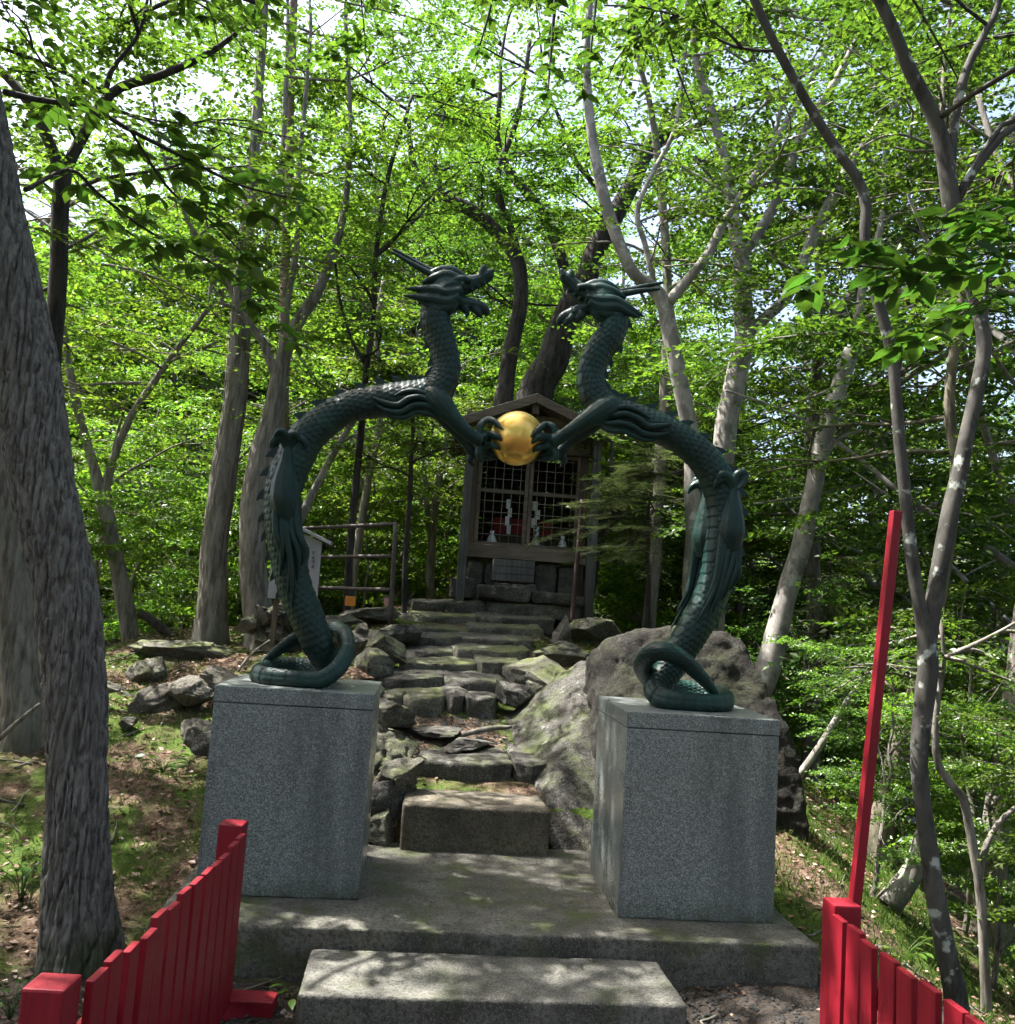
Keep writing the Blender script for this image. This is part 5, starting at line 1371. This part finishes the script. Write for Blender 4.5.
leafy_branch('large-leaved dark branch hanging in from the right edge', [
    [(1060, 232, 3.5, -.3), (1000, 250, 3, -.35), (950, 262, 2.6, -.4), (890, 268, 2.2, -.45), (830, 262, 1.6, -.5)],
    [(1050, 300, 3, -.1), (1005, 295, 2.4, -.15), (965, 312, 2, -.2), (930, 330, 1.2, -.2)],
    [(1060, 215, 3, -.6), (1010, 205, 2.4, -.6), (970, 222, 2, -.6), (935, 232, 1.2, -.6)]], r_, BIGL, .12, 5, (26, 16, 14), spread=.55)
leafy_branch('leafy spray hanging from the top edge above the ball', [
    [(560, -60, 5, 2.6), (556, -10, 4, 2.6), (552, 40, 3, 2.6), (548, 90, 2, 2.6)], [(500, -60, 4, 2.4), (492, 0, 3, 2.4), (480, 45, 2, 2.4)], [(650, -60, 5, 2.8), (640, -10, 4, 2.8), (632, 40, 2.4, 2.8)],
    [(600, -60, 4, 2.2), (596, 0, 3, 2.2), (590, 60, 2, 2.2)], [(700, -60, 4, 3.0), (688, 0, 3, 3.0), (676, 45, 2, 3.0)]], r_, MIDL, .115, 4, (14, 9, 12, 12, 10), spread=.55)
T1o = np.array(T1.location)
leafy_branch('', [
    [(5, 92, 7, .6), (40, 100, 6, .8), (90, 108, 5, 1.0), (130, 130, 4.5, 1.1), (185, 158, 3.6, 1.2), (240, 185, 2.6, 1.2), (300, 200, 1.6, 1.2)],
    [(25, 190, 5, .7), (70, 170, 4, 1.0), (100, 195, 3.4, 1.1), (150, 232, 2.6, 1.2), (210, 262, 2, 1.2), (270, 300, 1.2, 1.2)],
    [(130, 130, 3, 1.1), (170, 190, 2.6, 1.3), (215, 225, 2, 1.4), (250, 262, 1.4, 1.4)]], r_, MIDL, .125, 4, (30, 28, 16), parent=T1, pr=T1o, spread=.8)

# ------------------------------------------------------------------ needle tree beside the shrine
def conifer(label, base, h, seed, azs, Lb, z0=.35, trunk=True):
    rng = np.random.default_rng(seed); root = empty('hemlock_tree', base); tag(root, label, 'tree'); b0 = np.array(base)
    P = np.array([[0, 0, -.3], [.02, .02, h * .3], [-.03, .0, h * .65], [0, .02, h]])
    acc = Acc(); acc.add(*tube(catmull(P, 20), np.linspace(.04, .008, 20), 9)); obj('trunk', acc.mesh('trunk', BARK_D), root)
    tw, lf = Acc(), Acc()
    nb_ = 26
    for i in range(nb_):
        f = i / nb_; zc = h * (z0 + (1 - z0) * f)
        az = rng.uniform(*azs); L = Lb * (1 - .55 * f) * rng.uniform(.7, 1.1)
        Pb = limb_path(rng, (0, 0, zc), az, .12 - .2 * f, L, 6); Qb = catmull(Pb, 24)
        tw.add(*tube(Qb, np.linspace(.010, .002, 24), 4))
        T = nrm(np.gradient(Qb, axis=0))
        for k in range(4, 24):
            for sd in (-1, 1):
                s = nrm(np.cross(T[k], (0, 0, 1))) * sd
                d = nrm(T[k] * .7 + s + rng.normal(0, .12, 3)); l = (.34 * (1 - .55 * k / 24)) * rng.uniform(.6, 1.1) * Lb / 1.2
                n = 20; t = np.linspace(.05, 1, n)
                pos = Qb[k] + d * (l * t)[:, None]; pos[:, 2] -= .12 * l * t ** 2
                ss = nrm(np.cross(d, (0, 0, 1)))
                for q in (-1, 1):
                    fw = d * .55 + ss * q + rng.normal(0, .12, (n, 3))
                    leaf_geo(lf, pos, fw, np.array([0, 0, 1.]) + rng.normal(0, .2, (n, 3)), np.full(n, .034) * rng.uniform(.8, 1.2, n), 'needle', 2.2)
    tag(obj('branches', tw.mesh('branches', BARK_D), root), kind='stuff'); tag(obj('needles', lf.mesh('needles', NEEDLE, (0, 0, 0), False), root), kind='stuff')
    return root
cb = at(645, 640, 5.6)
conifer('hemlock with fine silvery needle sprays in front of the shrine right side', (cb[0], cb[1], gz(cb[0], cb[1])), 2.15, 3, (1.7, 4.9), 1.35, .55)
cb = at(830, 620, 6.2)
conifer('young dark hemlock right of the pale leaning trunk', (cb[0], cb[1], gz(cb[0], cb[1])), 2.6, 4, (0, 6.28), 1.0, .3)

# ------------------------------------------------------------------ background forest
def tree_variant(seed, h, r0, crown0, spread, nl, nspray, K, lsize, leafmat, bark, lean=.05, sprayL=.8, name='t'):
    rng = np.random.default_rng(seed)
    n = 14; z = np.linspace(-.5, h * .93, n)
    P = np.stack([np.cumsum(rng.normal(0, lean, n)), np.cumsum(rng.normal(0, lean, n)), z], -1); P[:, :2] -= P[1, :2]
    tr, lf = Acc(), Acc()
    tr.add(*tube(catmull(P, 36), np.linspace(r0, r0 * .22, 36), 10))
    st = catmull(P, 60); st = st[st[:, 2] > crown0]
    nf = max(1, nl // 8)
    for q in range(nf):    # a few big rising limbs
        s = st[rng.integers(0, len(st) // 2)]
        Pb = limb_path(rng, s, rng.uniform(0, 6.28), rng.uniform(.6, 1.1), h * .35, 6)
        tr.add(*tube(catmull(Pb, 14), np.linspace(r0 * .5, r0 * .12, 14), 7)); st = np.vstack([st, catmull(Pb, 12)[3:]])
    grow(rng, tr, lf, st, nl, (spread * .45, spread), (-.1, .55), r0 * .22, nspray, sprayL, K, lsize, 'rhomb', 4, False, None, 2, .5)
    return tr.mesh(name + '_trunk', bark), lf.mesh(name + '_crown', leafmat, (0, 0, 0), False)
BGV = [tree_variant(501, 13, .15, 3.0, 3.6, 46, 22, 12, .13, LEAF, BARK_BG), tree_variant(502, 11, .12, 2.2, 3.2, 44, 22, 12, .125, LEAF_Y, BARK_BG, .09),
       tree_variant(503, 15, .17, 4.0, 4.0, 48, 22, 12, .14, LEAF_Y, BARK2), tree_variant(504, 12, .11, 2.6, 3.0, 44, 22, 12, .12, LEAF, BARK_B, .1)]
UND = [tree_variant(511, 4.6, .05, .5, 1.8, 30, 12, 12, .10, LEAF_Y, BARK_BG, .06, .5), tree_variant(512, 3.4, .035, .3, 1.5, 28, 12, 12, .09, LEAF, BARK_BG, .06, .45), tree_variant(513, 5.6, .06, .9, 2.0, 34, 12, 12, .10, LEAF_Y, BARK2, .08, .5)]
BGT = []
def place(name, label, var, x, y, s, rz, group, cat='tree', sz=1.0):
    e = empty(name, (x, y, gz(x, y))); e.rotation_euler.z = rz; e.scale = (s, s, s * sz)
    tag(e, label, cat, group)
    obj('trunk', var[0], e); tag(obj('crown', var[1], e), kind='stuff')
    BGT.append((e, name, x, y))
rb = np.random.default_rng(42)
pts = []
def try_pt(x, y, dmin):
    for a, b in pts:
        if (a - x) ** 2 + (b - y) ** 2 < dmin ** 2: return False
    pts.append((x, y)); return True
def view_px(x, y, z):
    d = np.array([x, y, z]) - CC; w = d @ CF
    return (507.5 + FPX * (d @ CR) / w, 512 - FPX * (d @ CU) / w) if w > .1 else (None, None)
n_t = 0
while n_t < 40:
    y = rb.uniform(9.5, 46) ; hwid = (y + 3.5) * .66 + 2.5
    x = rb.uniform(-hwid, hwid) + .085 * y
    if abs(x - .9) < 2.6 and y < 12.5: continue
    if abs(x - .8) < 1.2 and y < 14: continue
    if -9 < x < 2.5 and y < 15.5: continue
    if not try_pt(x, y, 1.9 if y < 20 else 2.6): continue
    v = BGV[rb.integers(4)]
    far_ = y > 24
    lab = ('tall leafy tree in the far forest' if far_ else ('leafy forest tree left behind the dragons' if x < .5 else 'leafy forest tree right behind the dragons'))
    place('forest_tree', lab, v, x, y, rb.uniform(.8, 1.15), rb.uniform(0, 6.28), 'far forest trees' if far_ else ('forest trees on the left' if x < .5 else 'forest trees on the right'))
    n_t += 1
n_u = 0
while n_u < 96:
    y = rb.uniform(5.5, 40); hwid = (y + 3.5) * .62 + 1
    x = rb.uniform(-hwid, hwid) + .085 * y
    if y < 12.5 and -2.4 < x < 3.4: continue
    if y < 8 and -3.6 < x < 3.4: continue
    if not try_pt(x, y, .9): continue
    place('understory_tree', 'low leafy understory tree left of the shrine' if x < .8 else 'low leafy understory tree right of the shrine', UND[rb.integers(3)], x, y, rb.uniform(.75, 1.2) * (1 + max(0, y - 13) * .055), rb.uniform(0, 6.28),
          'understory trees on the left' if x < .8 else 'understory trees on the right')
    n_u += 1
for x, y, s_ in ((3.6, 2.4, .45), (4.3, 3.4, .6), (4.6, 1.6, .5), (3.9, 5.6, .6), (5.2, 4.6, .6), (3.2, 1.5, .35), (2.6, 1.7, .28), (3.3, .7, .34), (4.0, 1.0, .45), (3.6, 3.2, .5), (-4.2, 4.2, .5), (-4.6, 2.6, .5), (-3.9, 5.8, .55)):
    place('understory_tree', 'x', UND[rb.integers(3)], x, y, s_, rb.uniform(0, 6.28), 'understory trees on the right' if x > 0 else 'understory trees on the left')
for x, y, s_ in ((-3.2, 9.6, .9), (-1.8, 11.0, 1.0), (-.4, 12.5, 1.1), (1.2, 13.0, 1.0), (2.8, 12.0, 1.0), (3.6, 10.2, .9), (-2.6, 13.2, 1.2), (.4, 15, 1.3), (2.2, 15.5, 1.3), (-4.6, 11.4, 1.1), (-1.0, 9.8, .6), (2.9, 9.4, .7)):
    place('understory_tree', 'x', UND[(0, 2)[rb.integers(2)]], x, y, s_, rb.uniform(0, 6.28), 'understory trees on the right' if x > .8 else 'understory trees on the left')
# distant fill trees, and unseen ones added to shade the clearing
for x, y, v, s in ((-6.6, .4, 0, .85),
    (-9.5, 16.5, 0, 1.0), (-7.0, 18.0, 2, 1.05), (-4.6, 17.0, 1, 1.1), (-2.4, 19.0, 2, 1.1), (-.6, 17.5, 0, 1.1), (1.2, 20, 2, 1.05), (-11.5, 19.5, 1, 1.1), (-5.8, 21.5, 0, 1.2), (-3.4, 23, 3, 1.2), (3.0, 18.5, 1, 1.0), (-10.5, 25, 2, 1.35), (-7.4, 26.5, 0, 1.4), (-4.2, 27, 2, 1.35), (-1.0, 25.5, 2, 1.4), (2.2, 26, 0, 1.45), (5.4, 25, 2, 1.3), (-13.5, 24, 0, 1.4), (-6.0, -1.6, 3, .8), (5.8, 4.0, 3, .85), (6.6, .8, 1, .8), (5.0, 8.0, 0, .85),
    (-3.4, -6.5, 0, .9), (3.2, -6.0, 1, .95), (.3, -9.5, 2, .9), (-6.5, -8.5, 3, 1.0), (6.2, -8.0, 0, .9), (-2.6, -12, 1, 1.0), (3.4, -12.5, 3, 1.0)):
    place('forest_tree', 'x', BGV[v], x, y, s, rb.uniform(0, 6.28), 'forest trees on the %s' % ('left' if x < .5 else 'right'))
# more tall trees far behind
n_t = 0
while n_t < 34:
    y = rb.uniform(28, 52); hwid = (y + 3.5) * .64 + 2
    x = rb.uniform(-hwid, hwid) + .085 * y
    if not try_pt(x, y, 2.4): continue
    place('forest_tree', 'x', BGV[rb.integers(4)], x, y, rb.uniform(.8, 1.1), rb.uniform(0, 6.28), 'far forest trees'); n_t += 1
# one label for each: where it stands between landmarks, and how near
ORD = ['nearest', 'second nearest', 'third nearest', 'fourth nearest', 'fifth nearest', 'sixth nearest', 'seventh nearest', 'eighth nearest', 'ninth nearest', 'tenth nearest',
       'eleventh nearest', 'twelfth nearest', 'thirteenth nearest', 'fourteenth nearest', 'fifteenth nearest', 'sixteenth nearest', 'seventeenth nearest', 'eighteenth nearest', 'nineteenth nearest', 'twentieth nearest'] + ['%d%s nearest' % (q, 'st' if q % 10 == 1 else 'nd' if q % 10 == 2 else 'rd' if q % 10 == 3 else 'th') for q in range(21, 60)]
ZON = [(-9e9, 0, 'beyond the left edge of the picture'), (0, 130, 'beside the big left trunk'), (130, 215, 'left of the straight sunlit trunk'), (215, 300, 'behind the left dragon body'), (300, 400, 'seen through the metal railing'),
       (400, 470, 'just left of the shrine'), (470, 585, 'behind the shrine'), (585, 690, 'under the right dragon arch'), (690, 770, 'behind the right dragon body'), (770, 870, 'left of the red pole'),
       (870, 945, 'right of the red pole'), (945, 1015, 'at the right edge'), (1015, 9e9, 'beyond the right edge of the picture')]
cntr = {}
for e, nme, x, y in sorted(BGT, key=lambda q: (q[2] - CC[0]) ** 2 + (q[3] - CC[1]) ** 2):
    px_, _p = view_px(x, y, gz(x, y) + 1)
    zone = 'added behind the camera for shade' if px_ is None else [z_[2] for z_ in ZON if z_[0] <= px_ < z_[1]][0]
    k_ = (nme, zone); i_ = cntr.get(k_, 0); cntr[k_] = i_ + 1
    e['label'] = '%s %s %s' % (ORD[i_], 'tall leafy forest tree' if nme == 'forest_tree' else 'low leafy understory tree', zone)
# the wood beyond reads as one mass
acc = Acc(); rf = np.random.default_rng(9)
m = 70000
th = rf.uniform(-.62, .78, m); dist = rf.uniform(46, 80, m)
xx = CC[0] + dist * np.sin(th); yy = CC[1] + dist * np.cos(th)
zg = ground0(xx, yy)
zz = zg + rf.uniform(0, 1, m) ** .9 * (15 + 5 * vnoise(np.stack([xx * .12, yy * .12, 0 * xx], -1), 4))
dd = rf.normal(0, 1, (m, 3)); leaf_geo(acc, np.stack([xx, yy, zz], -1), dd, np.array([0, 0, .6]) + rf.normal(0, .8, (m, 3)), rf.uniform(.35, .7, m), 'rhomb', 1.3)
tag(obj('distant_wood', acc.mesh('distant_wood', LEAF_Y, (0, 0, 0), False)), 'distant green wood closing the view behind the trees', 'wood', kind='stuff')

# ------------------------------------------------------------------ ground cover
def scatter(m, seed, ok):
    r = np.random.default_rng(seed); out = []
    while len(out) < m:
        x = r.uniform(-5, 4.2, 4000); y = r.uniform(-1.2, 8.5, 4000)
        k = ok(x, y, r); out += list(zip(x[k], y[k]))
    p = np.array(out[:m]); return p[:, 0], p[:, 1], r
off_path = lambda x, y: ~((x > PLX0 - .02) & (x < 1.69) & (y > .32) & (y < 1.75)) & ~((np.abs(x - .28) < .75) & (y > -.1) & (y < .36))
def litter_ok(x, y, r):
    on = np.abs(x - .3) < .65
    w = np.where(on & (y > 1.7), .25, 1.0) * np.where((y < .35) & (x > -1.0), .12, 1.0)
    n = fbm(np.stack([x, y, 0 * x], -1) * 1.4, 3, 77)
    return off_path(x, y) & (r.random(len(x)) < w * np.clip(.55 + n, .1, 1))
x, y, r = scatter(26000, 1, litter_ok)
z = ground(x, y) + r.uniform(.006, .022, len(x))
a = r.uniform(0, 6.28, len(x)); acc = Acc()
leaf_geo(acc, np.stack([x, y, z], -1), np.stack([np.cos(a), np.sin(a), r.normal(0, .2, len(x))], -1), np.array([0, 0, 1.]) + r.normal(0, .45, (len(x), 3)), r.uniform(.014, .045, len(x)), 'rhomb', 1.2)
tag(obj('leaf_litter', acc.mesh('leaf_litter', LITTER, (0, 0, 0), False)), 'dry brown fallen leaves covering the forest floor', 'leaves', kind='stuff')
# twigs on the ground
acc = Acc(); x, y, r = scatter(420, 2, lambda x, y, r: off_path(x, y) & (np.abs(x - .3) > .8))
for px_, py_ in zip(x, y):
    a = r.uniform(0, 6.28); L = r.uniform(.1, .45); d = np.array([math.cos(a), math.sin(a)]) * L
    q = np.array([[px_ + d[0] * t, py_ + d[1] * t, 0] for t in (0, .35, .7, 1)]); q[:, :2] += r.normal(0, .012, (4, 2)); q[:, 2] = ground(q[:, 0], q[:, 1]) + .012
    acc.add(*tube(q, np.linspace(.006, .002, 4) * r.uniform(.6, 1.3), 5))
tag(obj('fallen_twigs', acc.mesh('fallen_twigs', BARK2)), 'thin dry twigs scattered over the slope', 'twigs', kind='stuff')
# grass and moss fronds
def grass_ok(x, y, r):
    n = fbm(np.stack([x, y, 0 * x], -1) * .95, 3, 55)
    left = (x < -1.0) & (x > -3.6) & (y > .9) & (y < 3.6) & (n > -.02)
    right = (x > 1.75) & (y > .2) & (y < 3.6) & (n > -.25)
    top = (np.abs(x - .3) > .7) & (y > 3.5) & (n > .12)
    return off_path(x, y) & (left | right | top)
x, y, r = scatter(46000, 3, grass_ok)
acc = Acc(); z = ground(x, y) - .005
a = r.uniform(0, 6.28, len(x)); lean_ = r.uniform(.2, 1.1, len(x))
fw = np.stack([np.cos(a) * lean_, np.sin(a) * lean_, np.ones(len(x))], -1)
leaf_geo(acc, np.stack([x, y, z], -1), fw, np.stack([np.cos(a), np.sin(a), -.2 + 0 * a], -1), r.uniform(.018, .05, len(x)) * np.where(x > 1.7, 1.35, 1), 'rhomb', .13)
tag(obj('grass', acc.mesh('grass', GRASSM, (0, 0, 0), False)), 'short grass and moss fronds on both slopes', 'grass', kind='stuff')
# gravel in front of the platform and on the landing
def gravel_ok(x, y, r):
    return (((y < .32) & (y > -.6) & (x > -.75) & (x < 1.7) & ~((x > -.46) & (x < .99) & (y > -.11))) & (r.random(len(x)) < .55)) | ((np.abs(x - .35) < .55) & (y > 2.55) & (y < 3.3))
x, y, r = scatter(5200, 4, gravel_ok)
acc = Acc(); z = ground(x, y)
V0, F0 = ICO[2] if False else (np.array([[1, 0, 0], [-1, 0, 0], [0, 1, 0], [0, -1, 0], [0, 0, 1], [0, 0, -1.]]), np.array([[0, 2, 4], [2, 1, 4], [1, 3, 4], [3, 0, 4], [2, 0, 5], [1, 2, 5], [3, 1, 5], [0, 3, 5]]))
s = r.uniform(.004, .012, len(x))
Vg = np.stack([x, y, z + .003], -1)[:, None] + (V0[None] * (1 + r.normal(0, .25, (len(x), 6, 1)))) * s[:, None, None] * np.array([1.2, 1, .7])
acc.add(Vg.reshape(-1, 3), (F0[None] + np.arange(len(x))[:, None, None] * 6).reshape(-1, 3))
tag(obj('gravel', acc.mesh('gravel', mat_stone('gravel_stone', (.03, .028, .025), (.16, .15, .14), 0, .5, 30, .0), (0, 0, 0), False)), 'dark gravel round the lower step and on the landing', 'gravel', kind='stuff')
# small leafy plants
def plant(name, label, px, py, Y, n, size, h, seed, mat, spread=.12):
    rng = np.random.default_rng(seed); p = at(px, py, Y); g = gz(p[0], p[1]); b = np.array([p[0], p[1], g])
    root = empty(name, b); tag(root, label, 'plant')
    lm = big_leaf_mesh('ovate', mat)
    for i in range(n):
        a = rng.uniform(0, 6.28); t = np.array([math.cos(a) * spread * rng.uniform(.3, 1), math.sin(a) * spread * rng.uniform(.3, 1), h * rng.uniform(.5, 1)])
        acc = Acc(); acc.add(*tube(catmull(np.array([[0, 0, -.01], t * np.array([.3, .3, .6]), t]), 7), .0018, 5)); obj('stem', acc.mesh('stem', mat), root)
        leaf_obj(lm, b + t, np.array([math.cos(a), math.sin(a), -.15]), np.array([0, 0, 1]) + rng.normal(0, .25, 3), size * rng.uniform(.7, 1.2), root, b)
    return root
plant('seedling', 'small green seedling at the left end of the lower step', 293, 985, .12, 5, .055, .08, 1, LEAF_Y, .04)
plant('broadleaf_plant', 'pale-leaved plant at the left edge left of the big trunk', 24, 872, .95, 14, .085, .24, 2, LEAF_BIG, .16)
plant('broadleaf_plant', 'low dark-leaved plant in the lower left corner', 14, 985, .0, 10, .08, .12, 3, LEAF_D, .14)
plant('broadleaf_plant', 'small leafy plant on the bank left of the left pedestal', 165, 745, 2.3, 14, .07, .10, 4, LEAF_BIG, .16)
plant('broadleaf_plant', 'leafy plant on the sunlit bank rocks', 200, 676, 3.4, 14, .07, .12, 5, LEAF_Y, .2)
plant('broadleaf_plant', 'small plant among stones beside the block step', 390, 800, 1.75, 7, .05, .1, 6, LEAF_D, .08)
plant('broadleaf_plant', 'leafy plant on the right slope by the pole', 905, 930, .9, 10, .06, .14, 7, LEAF_Y, .14)
plant('broadleaf_plant', 'leafy plant at the upper right of the stairs', 590, 615, 5.5, 16, .06, .14, 8, LEAF_Y, .25)
simple_log('fallen_leaf_twig', 'small stick lying on the platform edge', .42, [(436, 927, 2), (446, 924, 2), (452, 926, 1.4)], BARK2, 37, 'twig')
